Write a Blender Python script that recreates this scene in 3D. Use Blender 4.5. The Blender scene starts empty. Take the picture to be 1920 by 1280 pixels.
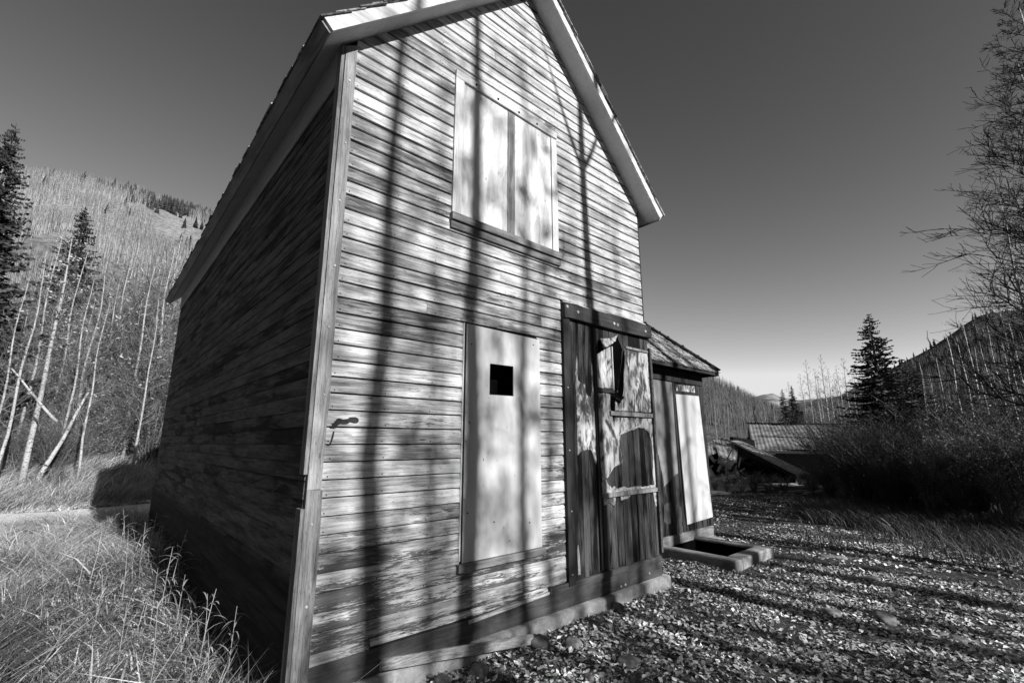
import bpy, math, random
import numpy as np
from mathutils import Vector, Matrix, noise as mnoise
random.seed(7); rng = np.random.default_rng(11)
PI = math.pi; R = math.radians
scn = bpy.context.scene
COL = scn.collection

# ------------------------------------------------------------------ camera frame
CAM = Vector((-1.134, -3.372, 1.735)); FPX = 873.95
YAW, PITCH = R(41.62), R(12.135)
FW = Vector((math.sin(YAW)*math.cos(PITCH), math.cos(YAW)*math.cos(PITCH), math.sin(PITCH)))
RT = Vector((math.cos(YAW), -math.sin(YAW), 0)); UP = RT.cross(FW)
SUN = Vector((0.06, -1.0, 0.50)).normalized()

def bearing(x, y):
    """unit horizontal heading and elevation tangent of a viewing direction"""
    d = FW + RT*((x-960)/FPX) - UP*((y-640)/FPX)
    h = math.hypot(d.x, d.y)
    return d.x/h, d.y/h, d.z/h
def spot(x, dist, y=860):
    hx, hy, t = bearing(x, y)
    return CAM.x+hx*dist, CAM.y+hy*dist
def height_for(px, py, ytop):
    """height z at ground spot (px,py) seen at elevation row ytop"""
    lo, hi = -5, 400
    for _ in range(50):
        m = (lo+hi)/2; d = Vector((px, py, m))-CAM
        yy = 640-FPX*d.dot(UP)/d.dot(FW)
        if yy > ytop: lo = m
        else: hi = m
    return lo

# ------------------------------------------------------------------ tagging
def tag(o, label=None, cat=None, group=None, kind=None):
    if label: o['label'] = label
    if cat: o['category'] = cat
    if group: o['group'] = group
    if kind: o['kind'] = kind
    return o
def empty(name, loc=(0,0,0), rz=0.0, label=None, cat=None, group=None):
    o = bpy.data.objects.new(name, None); COL.objects.link(o)
    o.location = loc; o.rotation_euler = (0,0,rz); o.empty_display_size = .2
    return tag(o, label, cat, group)
def copy_tree(o, parent=None):
    c = o.copy(); COL.objects.link(c); c.parent = parent
    for ch in list(o.children): copy_tree(ch, c)
    return c

# ------------------------------------------------------------------ mesh builder
class MB:
    def __init__(s): s.v=[]; s.f=[]; s.t=[]; s.tone=.5
    def vert(s, p): s.v.append(tuple(p)); s.t.append(s.tone); return len(s.v)-1
    def face(s, pts):
        s.f.append([s.vert(p) for p in pts])
    def box(s, x0,x1,y0,y1,z0,z1, jit=0.0):
        j = lambda: random.uniform(-jit,jit)
        P=[(x0+j(),y0+j(),z0+j()),(x1+j(),y0+j(),z0+j()),(x1+j(),y1+j(),z0+j()),(x0+j(),y1+j(),z0+j()),
           (x0+j(),y0+j(),z1+j()),(x1+j(),y0+j(),z1+j()),(x1+j(),y1+j(),z1+j()),(x0+j(),y1+j(),z1+j())]
        i=[s.vert(p) for p in P]
        for q in ((0,3,2,1),(4,5,6,7),(0,1,5,4),(1,2,6,5),(2,3,7,6),(3,0,4,7)): s.f.append([i[k] for k in q])
        return s
    def obox(s, c, ax, ay, az, jit=0):
        """oriented box: centre, three half-axis vectors"""
        c=Vector(c); ax=Vector(ax); ay=Vector(ay); az=Vector(az); i=[]
        for k in (-1,1):
            for (a,b) in ((-1,-1),(1,-1),(1,1),(-1,1)):
                p=c+ax*a+ay*b+az*k
                if jit: p=p+Vector((random.uniform(-jit,jit),random.uniform(-jit,jit),random.uniform(-jit,jit)))
                i.append(s.vert(p))
        for q in ((0,3,2,1),(4,5,6,7),(0,1,5,4),(1,2,6,5),(2,3,7,6),(3,0,4,7)): s.f.append([i[k] for k in q])
    def bar(s, a, b, w, h, up=(0,0,1)):
        a=Vector(a); b=Vector(b); d=(b-a); n=d.normalized(); u=Vector(up); x=n.cross(u)
        if x.length<1e-4: x=n.cross(Vector((1,0,0)))
        x.normalize(); z=x.cross(n)
        s.obox((a+b)/2, x*(w/2), d/2, z*(h/2))
    def prism(s, poly, y0, y1):
        """polygon in x,z extruded from y0 (front) to y1; poly counter-clockwise or not"""
        a=sum(poly[i][0]*poly[(i+1)%len(poly)][1]-poly[(i+1)%len(poly)][0]*poly[i][1] for i in range(len(poly)))
        if a<0: poly=poly[::-1]
        n=len(poly); f=[s.vert((x,y0,z)) for x,z in poly]; b=[s.vert((x,y1,z)) for x,z in poly]
        s.f.append(f[:]); s.f.append(b[::-1])
        for k in range(n): s.f.append([f[(k+1)%n],f[k],b[k],b[(k+1)%n]])
    def tube(s, pts, rad, n=4, cap=True):
        """tapered tube through points"""
        pts=[Vector(p) for p in pts]; rings=[]; ref=None
        for i,p in enumerate(pts):
            d=(pts[min(i+1,len(pts)-1)]-pts[max(i-1,0)]).normalized()
            if ref is None: ref=d.orthogonal().normalized()
            x=(ref-d*ref.dot(d))
            if x.length<1e-4: x=d.orthogonal()
            x.normalize(); ref=x; y=d.cross(x); r=rad[i]
            if i==len(pts)-1 and r<=1e-4: rings.append([s.vert(p)])
            else: rings.append([s.vert(p+x*(r*math.cos(2*PI*k/n))+y*(r*math.sin(2*PI*k/n))) for k in range(n)])
        for A,B in zip(rings,rings[1:]):
            for k in range(n):
                if len(B)==1: s.f.append([A[k],A[(k+1)%n],B[0]])
                else: s.f.append([A[k],A[(k+1)%n],B[(k+1)%n],B[k]])
        if cap and len(rings[-1])>1: s.f.append(rings[-1][:])
        if cap: s.f.append(rings[0][::-1])
    def mesh(s, name):
        me=bpy.data.meshes.new(name); me.from_pydata(s.v,[],s.f)
        a=me.attributes.new('tone','FLOAT','POINT'); a.data.foreach_set('value', s.t)
        me.update(); return me
    def build(s, name, mat, parent=None, bevel=0, smooth=False):
        me=s.mesh(name); me.materials.append(mat)
        if smooth: me.polygons.foreach_set('use_smooth',[True]*len(me.polygons))
        o=bpy.data.objects.new(name,me); COL.objects.link(o)
        if parent is not None: o.parent=parent
        if bevel:
            m=o.modifiers.new('bevel','BEVEL'); m.width=bevel; m.segments=2; m.limit_method='ANGLE'
        return o
def np_mesh(name, V, F, tone, mat, parent=None, smooth=False):
    """V (n,3), F (m,k) same-size faces"""
    me=bpy.data.meshes.new(name); n=len(V); m,k=F.shape
    me.vertices.add(n); me.vertices.foreach_set('co',np.ascontiguousarray(V,dtype=np.float32).ravel())
    me.loops.add(m*k); me.loops.foreach_set('vertex_index',F.astype(np.int32).ravel())
    me.polygons.add(m); me.polygons.foreach_set('loop_start',np.arange(m,dtype=np.int32)*k)
    me.polygons.foreach_set('loop_total',np.full(m,k,dtype=np.int32))
    me.update(calc_edges=True); me.validate()
    a=me.attributes.new('tone','FLOAT','POINT'); a.data.foreach_set('value',np.ascontiguousarray(tone,dtype=np.float32))
    if smooth: me.polygons.foreach_set('use_smooth',[True]*len(me.polygons))
    me.materials.append(mat); o=bpy.data.objects.new(name,me); COL.objects.link(o)
    if parent is not None: o.parent=parent
    return o

# ------------------------------------------------------------------ materials
class NT:
    def __init__(s,name,rough=.85,spec=.2):
        s.m=bpy.data.materials.new(name); s.m.use_nodes=True; s.t=s.m.node_tree; s.n=s.t.nodes
        s.b=s.n['Principled BSDF']; s.b.inputs['Roughness'].default_value=rough; s.b.inputs['Specular IOR Level'].default_value=spec
    def add(s,typ,**kw):
        n=s.n.new(typ)
        for k,v in kw.items(): setattr(n,k,v)
        return n
    def put(s,sock,v):
        if isinstance(v,(int,float)): sock.default_value=v
        elif isinstance(v,tuple): sock.default_value=v
        else: s.t.links.new(v,sock)
    def co(s,scale=(1,1,1),shift=None,kind='Object'):
        c=s.add('ShaderNodeTexCoord').outputs[kind]
        mp=s.add('ShaderNodeMapping'); mp.inputs['Scale'].default_value=scale; s.t.links.new(c,mp.inputs['Vector'])
        out=mp.outputs[0]
        if shift is not None:
            va=s.add('ShaderNodeVectorMath',operation='ADD'); s.t.links.new(out,va.inputs[0])
            cb=s.add('ShaderNodeCombineXYZ')
            for k in range(3): s.put(cb.inputs[k],shift)
            s.t.links.new(cb.outputs[0],va.inputs[1]); out=va.outputs[0]
        return out
    def noise(s,vec,scale=1,detail=4,rough=.55,dist=0):
        n=s.add('ShaderNodeTexNoise'); s.t.links.new(vec,n.inputs['Vector'])
        n.inputs['Scale'].default_value=scale; n.inputs['Detail'].default_value=detail
        n.inputs['Roughness'].default_value=rough; n.inputs['Distortion'].default_value=dist
        return n.outputs['Fac']
    def math(s,op,a,b=0.0,c=None,clamp=False):
        n=s.add('ShaderNodeMath',operation=op); n.use_clamp=clamp
        s.put(n.inputs[0],a); s.put(n.inputs[1],b)
        if c is not None: s.put(n.inputs[2],c)
        return n.outputs[0]
    def rng(s,v,a,b,c=0.0,d=1.0):
        n=s.add('ShaderNodeMapRange'); n.interpolation_type='SMOOTHSTEP'
        for i,x in enumerate((v,a,b,c,d)): s.put(n.inputs[i],x)
        return n.outputs[0]
    def mix(s,f,a,b):
        n=s.add('ShaderNodeMix'); n.data_type='FLOAT'
        s.put(n.inputs[0],f); s.put(n.inputs[2],a); s.put(n.inputs[3],b)
        return n.outputs[0]
    def attr(s,name='tone'):
        return s.add('ShaderNodeAttribute',attribute_name=name).outputs['Fac']
    def rand(s): return s.add('ShaderNodeObjectInfo').outputs['Random']
    def done(s,v,bump=None,bs=.3,bd=.01):
        c=s.add('ShaderNodeCombineColor')
        for k in range(3): s.put(c.inputs[k],v)
        s.t.links.new(c.outputs[0],s.b.inputs['Base Color'])
        if bump is not None:
            b=s.add('ShaderNodeBump'); b.inputs['Strength'].default_value=bs; b.inputs['Distance'].default_value=bd
            s.t.links.new(bump,b.inputs['Height']); s.t.links.new(b.outputs[0],s.b.inputs['Normal'])
        return s.m

def wood(name, light, dark, along='x', stain=.5, grain=.5, peel=0.0, peelz=None, rough=.8, plank=0, seedk=23.0, zdark=None):
    """weathered timber: stretched grain, soft stains, flaking paint"""
    n=NT(name,rough); t=n.attr(); sh=n.math('MULTIPLY',t,seedk)
    a,b={'x':(1.0,1.0),'y':(1.0,1.0),'z':(1.0,1.0)}[along]
    sc=lambda l,w:{'x':(l,w,w),'y':(w,l,w),'z':(w,w,l)}[along]
    g1=n.noise(n.co(sc(2.2,40),sh),1,8,.78,.9)
    g2=n.noise(n.co(sc(4,190),sh),1,4,.6,.3)
    s1=n.noise(n.co(sc(.9,7),sh),1,3,.5,.5)
    s2=n.noise(n.co(sc(2.2,16),sh),1,4,.6,1.2)
    st=n.rng(n.math('ADD',n.math('MULTIPLY',s1,.6),n.math('MULTIPLY',s2,.4)),.40,.66)
    st=n.math('MULTIPLY',st,n.math('ADD',n.math('MULTIPLY',t,1.0),.35))
    v=n.mix(n.math('MULTIPLY',st,stain,clamp=True),light,dark)
    gg=n.rng(g1,.38,.58,1.0-grain*.62,1.06)
    fk=n.noise(n.co(sc(26,120),sh),1,3,.6,.4); gg=n.math('MULTIPLY',gg,n.rng(fk,.60,.68,1.0,1.0-grain*.55))
    v=n.math('MULTIPLY',v,gg)
    v=n.math('MULTIPLY',v,n.rng(g2,.3,.7,1.0-grain*.35,1.05))
    v=n.math('MULTIPLY',v,n.math('ADD',n.math('MULTIPLY',t,-.20),1.06))
    if peel:
        p=n.noise(n.co(sc(7,70),sh),1,8,.75,.8); q=n.noise(n.co(sc(1.3,9),sh),1,3,.5)
        lim=.53
        m=n.math('ADD',n.math('MULTIPLY',p,.55),n.math('MULTIPLY',q,.45))
        if peelz is not None:
            z=n.add('ShaderNodeSeparateXYZ'); n.t.links.new(n.co(),z.inputs[0])
            m=n.math('ADD',m,n.rng(z.outputs[2],peelz[0],peelz[1],.034,-.075)); m=n.math('ADD',m,n.math('MULTIPLY',n.math('SUBTRACT',t,.5),.09))
        m=n.rng(m,lim,lim+.035)
        v=n.mix(n.math('MULTIPLY',m,peel),v,dark*.55)
    vo=n.add('ShaderNodeTexVoronoi'); vo.inputs['Scale'].default_value=1; n.t.links.new(n.co(sc(2.3,11),sh),vo.inputs['Vector'])
    kn=n.rng(n.math('ADD',vo.outputs['Distance'],n.math('MULTIPLY',g1,.06)),.075,.14,.25,1.0)
    pk=n.rng(n.noise(n.co(sc(1.1,4),sh),1,1),.50,.56,1.0,0.0)
    v=n.math('MULTIPLY',v,n.math('MAXIMUM',kn,pk))
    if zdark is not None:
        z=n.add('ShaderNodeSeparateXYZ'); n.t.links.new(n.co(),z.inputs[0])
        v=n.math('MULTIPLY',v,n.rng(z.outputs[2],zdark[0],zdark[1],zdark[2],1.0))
    return n.done(v,n.math('ADD',g1,g2),.35,.004)

def simple(name, lo, hi, scale=8, rough=.85, detail=5, toneamt=0.0, bump=.2, bd=.01, stretch=(1,1,1), a=.35, b=.65, spec=.2):
    n=NT(name,rough,spec); f=n.noise(n.co(stretch),scale,detail,.6)
    v=n.rng(f,a,b,lo,hi)
    if toneamt:
        v=n.math('MULTIPLY',v,n.math('ADD',n.math('MULTIPLY',n.attr(),toneamt*2),1-toneamt))
    return n.done(v,f if bump else None,bump,bd)

M={}
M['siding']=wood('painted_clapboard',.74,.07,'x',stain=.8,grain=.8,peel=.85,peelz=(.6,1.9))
M['side']=wood('stained_shade_side_clapboard',.17,.007,'y',stain=1.3,grain=.8,peel=.4,seedk=31,zdark=(.80,.90,.22))  # dark stained boards; colour lowered further to deepen this side's shade
M['backing']=simple('building_paper',.012,.02,3)
M['corner']=wood('corner_board_wood',.40,.14,'z',stain=.7,grain=.7,peel=.25)
M['trim']=wood('painted_trim',.66,.30,'x',stain=.5,grain=.35,peel=.15)
M['trimz']=wood('painted_trim_upright',.68,.30,'z',stain=.45,grain=.35,peel=.1)
M['sillwood']=wood('grey_sill_wood',.30,.10,'x',stain=.8,grain=.6,peel=.3)
M['mull']=wood('grey_mullion_wood',.36,.12,'z',stain=.9,grain=.7,peel=.3)
M['plank']=wood('dark_door_plank',.10,.003,'z',stain=1.35,grain=.8,peel=.35)
M['jamb']=wood('dark_jamb_wood',.045,.018,'z',stain=.7,grain=.6)
M['lintel']=wood('dark_lintel_wood',.07,.02,'x',stain=.7,grain=.7)
M['beam']=wood('dark_sill_beam',.10,.035,'x',stain=.6,grain=.5)
M['loose']=wood('loose_board_wood',.55,.12,'x',stain=.6,grain=.8,peel=.5)
M['fascia']=wood('white_fascia',.66,.24,'x',stain=.6,grain=.4,peel=.35)
M['fasciay']=wood('eave_fascia',.30,.06,'y',stain=.6,grain=.3)
M['soffit']=wood('soffit_board',.50,.28,'x',stain=.4,grain=.15)
M['soffity']=wood('eave_soffit_board',.50,.2,'y',stain=.4,grain=.3)
def m_ply():
    n=NT('plywood_panel',.7); g=n.noise(n.co((7,7,1.6)),1,6,.65,2.2); c=n.noise(n.co((2.2,2.2,1.1)),1,3)
    k=n.noise(n.co((30,30,14)),1,2)
    v=n.math('MULTIPLY',n.rng(g,.36,.58,.47,.68),n.rng(c,.3,.7,.88,1.04))
    v=n.math('MULTIPLY',v,n.rng(k,.70,.76,1.0,.35))
    return n.done(v,g,.15,.002)
M['ply']=m_ply()
def m_paintpanel():
    n=NT('painted_panel',.65); g=n.noise(n.co((5,5,1.2)),1,4); k=n.noise(n.co((40,40,18)),1,2)
    v=n.math('MULTIPLY',n.rng(g,.35,.65,.42,.57),n.rng(k,.71,.77,1.0,.3))
    return n.done(v,g,.1,.002)
M['panel']=m_paintpanel()
def m_sheet():
    n=NT('stained_hardboard',.6,.35); a=n.noise(n.co((3.4,3.4,1.6)),1,5,.6,1.5); b=n.noise(n.co((9,9,3)),1,5,.6,2.5); g=n.noise(n.co((60,60,9)),1,3)
    v=n.rng(n.math('ADD',n.math('MULTIPLY',a,.55),n.math('MULTIPLY',b,.45)),.43,.57,.05,.56)
    v=n.math('MULTIPLY',v,n.rng(g,.3,.7,.85,1.05))
    return n.done(v,b,.25,.004)
M['sheet']=m_sheet()
M['torn']=simple('torn_pale_edge',.22,.55,30)
M['shedsheet']=simple('grey_shed_sheet',.13,.27,3.2,stretch=(1,1,.6))
M['black']=simple('dark_void',.003,.005,3,spec=0)
M['metal']=simple('bolt_metal',.3,.6,30,.45,spec=.6)
M['tar']=simple('tar_smear',.012,.03,40,.5)
M['shingle']=simple('weathered_shingle',.07,.30,26,toneamt=.7,stretch=(1,1,1),bump=.4)
def m_conc():
    n=NT('old_concrete',.9,.1); a=n.noise(n.co(),3,5,.6); b=n.noise(n.co(),40,5,.7); c=n.noise(n.co((1,1,3)),1.2,3)
    v=n.math('MULTIPLY',n.rng(a,.3,.7,.20,.44),n.rng(b,.3,.7,.8,1.1)); v=n.math('MULTIPLY',v,n.rng(c,.35,.65,.7,1.1))
    return n.done(v,b,.35,.01)
M['conc']=m_conc()
def m_ground():
    n=NT('dirt_ground',.95,.05); a=n.noise(n.co(),1.1,6,.6); b=n.noise(n.co(),14,6,.7); c=n.noise(n.co(),70,3,.6)
    v=n.rng(a,.3,.7,.045,.10); v=n.math('MULTIPLY',v,n.rng(b,.3,.7,.5,1.5)); v=n.math('MULTIPLY',v,n.rng(c,.3,.7,.6,1.5))
    return n.done(v,n.math('ADD',b,n.math('MULTIPLY',c,.4)),.9,.04)
M['ground']=m_ground()
M['path']=simple('pale_dirt_path',.62,.80,5,detail=8,bump=.4,bd=.02,stretch=(.5,2,1))
M['road']=simple('dirt_road',.35,.55,2,detail=8,bump=.4,bd=.02,stretch=(.4,1.5,1))
M['leaf']=simple('dry_leaf_litter',.60,.85,12,.6,toneamt=.98,bump=0,spec=.3)
M['stone']=simple('river_stone',.07,.22,9,toneamt=.4,bump=.5,bd=.01)
def m_tone(name,lo,hi,rough=.7,trans=0.0,spec=.25):
    n=NT(name,rough,spec); v=n.mix(n.attr(),lo,hi)
    m=n.done(v)
    if trans:
        tr=n.add('ShaderNodeBsdfTranslucent'); c=n.add('ShaderNodeCombineColor')
        for k in range(3): n.put(c.inputs[k],v)
        n.t.links.new(c.outputs[0],tr.inputs['Color'])
        mx=n.add('ShaderNodeMixShader'); mx.inputs[0].default_value=trans
        n.t.links.new(n.b.outputs[0],mx.inputs[1]); n.t.links.new(tr.outputs[0],mx.inputs[2])
        n.t.links.new(mx.outputs[0],n.n['Material Output'].inputs['Surface'])
    return m
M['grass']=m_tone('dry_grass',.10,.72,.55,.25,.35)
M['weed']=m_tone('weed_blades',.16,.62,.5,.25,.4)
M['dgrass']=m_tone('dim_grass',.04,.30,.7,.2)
def m_bark(nm='aspen_bark',lt=.46):
    n=NT(nm,.75); b=n.noise(n.co((14,14,26)),1,4,.6,.5); c=n.noise(n.co((3,3,2)),1,3)
    d=n.noise(n.co((5,5,9)),1,3,.6,1)
    v=n.mix(n.rng(b,.55,.64),lt,.04); v=n.mix(n.rng(d,.62,.68),v,.04); v=n.math('MULTIPLY',v,n.rng(c,.3,.7,.75,1.05))
    return n.done(v,b,.3,.01)
M['bark']=m_bark(); M['bark2']=m_bark('white_aspen_bark',.80)
M['twig']=m_tone('pale_twig',.10,.34)
M['dtwig']=m_tone('dark_twig',.022,.10)
M['dtwig2']=m_tone('grey_twig',.03,.22)
M['dbark']=simple('dark_bark',.03,.09,10,stretch=(1,1,.3))
M['needle']=m_tone('spruce_needles',.012,.07,.6,.1,.3)
M['willowleaf']=m_tone('willow_leaves',.02,.30,.5,.2,.4)
M['paleleaf']=m_tone('pale_leaves',.35,.8,.5,.3,.3)
def m_hill(name,lo,hi,sc,str_):
    n=NT(name,.95,.05); a=n.noise(n.co(),sc,8,.65); b=n.noise(n.co(str_),1,6,.7)
    v=n.rng(n.math('ADD',n.math('MULTIPLY',a,.5),n.math('MULTIPLY',b,.5)),.38,.62,lo,hi)
    return n.done(v,b,.8,2.0)
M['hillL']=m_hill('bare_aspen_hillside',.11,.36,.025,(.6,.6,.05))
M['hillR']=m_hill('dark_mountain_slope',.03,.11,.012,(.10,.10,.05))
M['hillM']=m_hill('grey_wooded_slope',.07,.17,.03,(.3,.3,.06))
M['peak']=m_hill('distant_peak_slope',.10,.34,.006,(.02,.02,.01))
def m_corr():
    n=NT('corrugated_iron',.45,.5); a=n.noise(n.co(),1.5,4); b=n.noise(n.co((1,1,1)),9,4)
    v=n.math('MULTIPLY',n.rng(a,.35,.65,.14,.34),n.rng(b,.3,.7,.8,1.1)); return n.done(v)
M['corr']=m_corr()

# ------------------------------------------------------------------ world, sun, camera
w=bpy.data.worlds.new('World'); scn.world=w; w.use_nodes=True
nt=w.node_tree; bg=nt.nodes['Background']
sky=nt.nodes.new('ShaderNodeTexSky'); sky.sky_type='NISHITA'; sky.sun_disc=False
sky.sun_elevation=math.asin(SUN.z); sky.sun_rotation=math.atan2(SUN.x,SUN.y)
sky.altitude=2900; sky.air_density=1.25; sky.dust_density=1.6; sky.ozone_density=1.0
# black-and-white film behind a red filter: only the sky's red light is kept
sep=nt.nodes.new('ShaderNodeSeparateColor'); cmb=nt.nodes.new('ShaderNodeCombineColor')
nt.links.new(sky.outputs[0],sep.inputs[0])
crv=nt.nodes.new('ShaderNodeMath'); crv.operation='POWER'; crv.inputs[1].default_value=1.65
lim=nt.nodes.new('ShaderNodeMath'); lim.operation='MINIMUM'; lim.inputs[1].default_value=3.1
nt.links.new(sep.outputs[0],lim.inputs[0]); nt.links.new(lim.outputs[0],crv.inputs[0])
for k in range(3): nt.links.new(crv.outputs[0],cmb.inputs[k])
nt.links.new(cmb.outputs[0],bg.inputs['Color']); bg.inputs['Strength'].default_value=.091
sl=bpy.data.lights.new('sun','SUN'); sl.energy=5.0; sl.angle=R(.53); sl.color=(1,1,1)
so=bpy.data.objects.new('sun',sl); COL.objects.link(so); so.rotation_euler=SUN.to_track_quat('Z','Y').to_euler()
cd=bpy.data.cameras.new('camera'); cd.sensor_width=36; cd.lens=36*FPX/1920; cd.clip_start=.05; cd.clip_end=9000
co=bpy.data.objects.new('camera',cd); COL.objects.link(co); co.location=CAM; co.rotation_euler=(PI/2+PITCH,0,-YAW)
scn.camera=co
scn.view_settings.view_transform='Standard'; scn.view_settings.look='None'; scn.view_settings.exposure=.40; scn.view_settings.gamma=1
scn.render.engine='CYCLES'

# ------------------------------------------------------------------ ground
def sstep(a,b,x):
    t=min(1,max(0,(x-a)/(b-a))); return t*t*(3-2*t)
def gh(x,y):
    z=.05*mnoise.noise(Vector((x*.35,y*.35,0)))+.02*mnoise.noise(Vector((x*1.7,y*1.7,4)))
    if -.6<x<5 and y<1.2: z+=.05*sstep(.8,3.2,x)*sstep(-1.6,-.1,y)      # leaves piled against the footing
    if x<5: z-= .10*sstep(1.0,-.2,x)*sstep(-3.5,-.5,y)*sstep(4,1,y)
    bank=sstep(14.2,19,y-.1*x)*sstep(7,3,x)
    z+=bank*.62
    if y>19 and x<12: z+=sstep(19,60,y)*sstep(12,4,x)*1.2
    r=math.hypot(x,y)
    return z*sstep(900,200,r)
PIT=(5.95,6.90,-.05,.97)
def axis(a,b,st,ext,must):
    v=list(np.arange(a,b+1e-6,st)); x=b; d=st
    while x<ext: d*=1.25; x+=d; v.append(x)
    x=a; d=st
    while x>-ext: d*=1.25; x-=d; v.append(x)
    v=[q for q in v if all(abs(q-m)>.06 for m in must)]+list(must)
    return sorted(v)
xs=axis(-10,22,.22,4500,PIT[:2]); ys=axis(-7,24,.22,4500,PIT[2:])
V=[];F=[]
for y in ys:
    for x in xs: V.append((x,y,gh(x,y)))
nx=len(xs)
for j in range(len(ys)-1):
    for i in range(nx-1):
        cx=(xs[i]+xs[i+1])/2; cy=(ys[j]+ys[j+1])/2
        if PIT[0]<cx<PIT[1] and PIT[2]<cy<PIT[3]: continue
        F.append((j*nx+i,j*nx+i+1,(j+1)*nx+i+1,(j+1)*nx+i))
g=np_mesh('ground',np.array(V),np.array(F),np.full(len(V),.5),M['ground'],smooth=True); tag(g,kind='structure')

def strip(name,pts,width,mat,lift=.02,edge=.25):
    b=MB(); prev=None
    for i,(x,y) in enumerate(pts):
        a=pts[max(0,i-1)]; c=pts[min(len(pts)-1,i+1)]; d=Vector((c[0]-a[0],c[1]-a[1])).normalized(); nn=Vector((-d.y,d.x))
        row=[]
        for k in range(7):
            u=(k-3)/3*width/2; 
            if k in(0,6): u+=random.uniform(-edge,edge)
            X=x+nn.x*u; Y=y+nn.y*u; row.append(b.vert((X,Y,gh(X,Y)+lift-(.03 if k in(0,6) else 0))))
        if prev:
            for k in range(6): b.f.append([prev[k],prev[k+1],row[k+1],row[k]])
        prev=row
    o=b.build(name,mat,smooth=True); tag(o,kind='structure'); return o
strip('path',[(-14+i*.5, 12.45+.02*i*.5) for i in range(30)],3.1,M['path'])
strip('road',[(9+i*.6, 6.6-.12*i*.6) for i in range(60)],2.6,M['road'],edge=.4)

# ------------------------------------------------------------------ hills
def hill(name,sky_pts,d0,d1,z0,mat,rows=26,rough=.02,nx=90,back=True,curve=1.0):
    b=MB(); px=[p[0] for p in sky_pts]; py=[p[1] for p in sky_pts]; grid=[]
    for i in range(nx+1):
        x=px[0]+(px[-1]-px[0])*i/nx; y=float(np.interp(x,px,py))
        hx,hy,t=bearing(x,y); zt=CAM.z+t*d1; col=[]
        for j in range(rows+1):
            s=j/rows; d=d0+(d1-d0)*s; z=z0+(zt-z0)*s**curve
            z+=(zt-z0)*rough*mnoise.noise(Vector((hx*d/d1*9,hy*d/d1*9,s*3)))*4*s*(1-s)*1.8
            z+=(zt-z0)*rough*.35*mnoise.noise(Vector((hx*90,hy*90,s*16)))*(s)
            col.append(b.vert((CAM.x+hx*d,CAM.y+hy*d,z)))
        if back:
            for s in (1.25,1.7): d=d1*s; col.append(b.vert((CAM.x+hx*d,CAM.y+hy*d,z0+(zt-z0)*(.6 if s<1.5 else -.05))))
        grid.append(col)
    for A,B in zip(grid,grid[1:]):
        for j in range(len(A)-1): b.f.append([A[j],B[j],B[j+1],A[j+1]])
    o=b.build(name,mat,smooth=True); tag(o,kind='structure')
    def surf(x,s):
        f=(x-px[0])/(px[-1]-px[0])*nx; i=min(nx-1,max(0,int(f))); fr=f-i; j=min(rows-1,int(s*rows)); fs=s*rows-j
        P=lambda a,c: Vector(b.v[grid[a][c]])
        return (P(i,j)*(1-fr)+P(i+1,j)*fr)*(1-fs)+(P(i,j+1)*(1-fr)+P(i+1,j+1)*fr)*fs
    return o,surf
hl,surfL=hill('hill',[(-700,420),(-400,380),(-150,345),(0,324),(60,326),(130,335),(200,348),(260,362),(330,385),(400,402),(520,440),(700,510),(900,590),(1100,650),(1250,685)],55,330,1.2,M['hillL'],rough=.03,nx=120)
hm,surfM=hill('wooded_hill',[(1120,600),(1200,640),(1260,672),(1325,706),(1360,725),(1400,748),(1440,770),(1480,788),(1530,806),(1580,818)],60,300,.3,M['hillM'],rough=.02,nx=70)
hp,_=hill('distant_peak',[(1340,790),(1395,752),(1415,744),(1436,738),(1450,737),(1466,744),(1500,750),(1560,744),(1620,740)],700,2200,0,M['peak'],rough=.06,nx=60)
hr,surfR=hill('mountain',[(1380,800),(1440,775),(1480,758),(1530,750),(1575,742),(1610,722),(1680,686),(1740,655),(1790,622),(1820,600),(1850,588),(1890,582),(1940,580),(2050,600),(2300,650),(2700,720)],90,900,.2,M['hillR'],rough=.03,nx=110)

def blocker_hill(name,a0,a1,d0,d1,el,mat):
    q=MB(); grid=[]; n=80
    for i in range(n+1):
        a=R(a0+(a1-a0)*i/n); hx,hy=math.sin(a),math.cos(a); e=el*(1+.25*mnoise.noise(Vector((i*.13,3,1)))+.05*mnoise.noise(Vector((i*.9,3,1))))*min(1,.35+min(i,n-i)/12)
        zt=math.tan(R(e))*d1; col=[]
        for j in range(15): s=j/14; d=d0+(d1-d0)*s; col.append(q.vert((hx*d,hy*d,-.3+zt*s+zt*.05*mnoise.noise(Vector((hx*9*s,hy*9*s,5)))*s)))
        grid.append(col)
    for A,B in zip(grid,grid[1:]):
        for j in range(14): q.f.append([A[j],A[j+1],B[j+1],B[j]])
    o=q.build(name,mat,smooth=True); tag(o,kind='structure')
blocker_hill('sky_block_hill',98,340,60,420,23,M['hillR'])  # unseen hill, added to block low sky light from behind the camera
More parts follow.
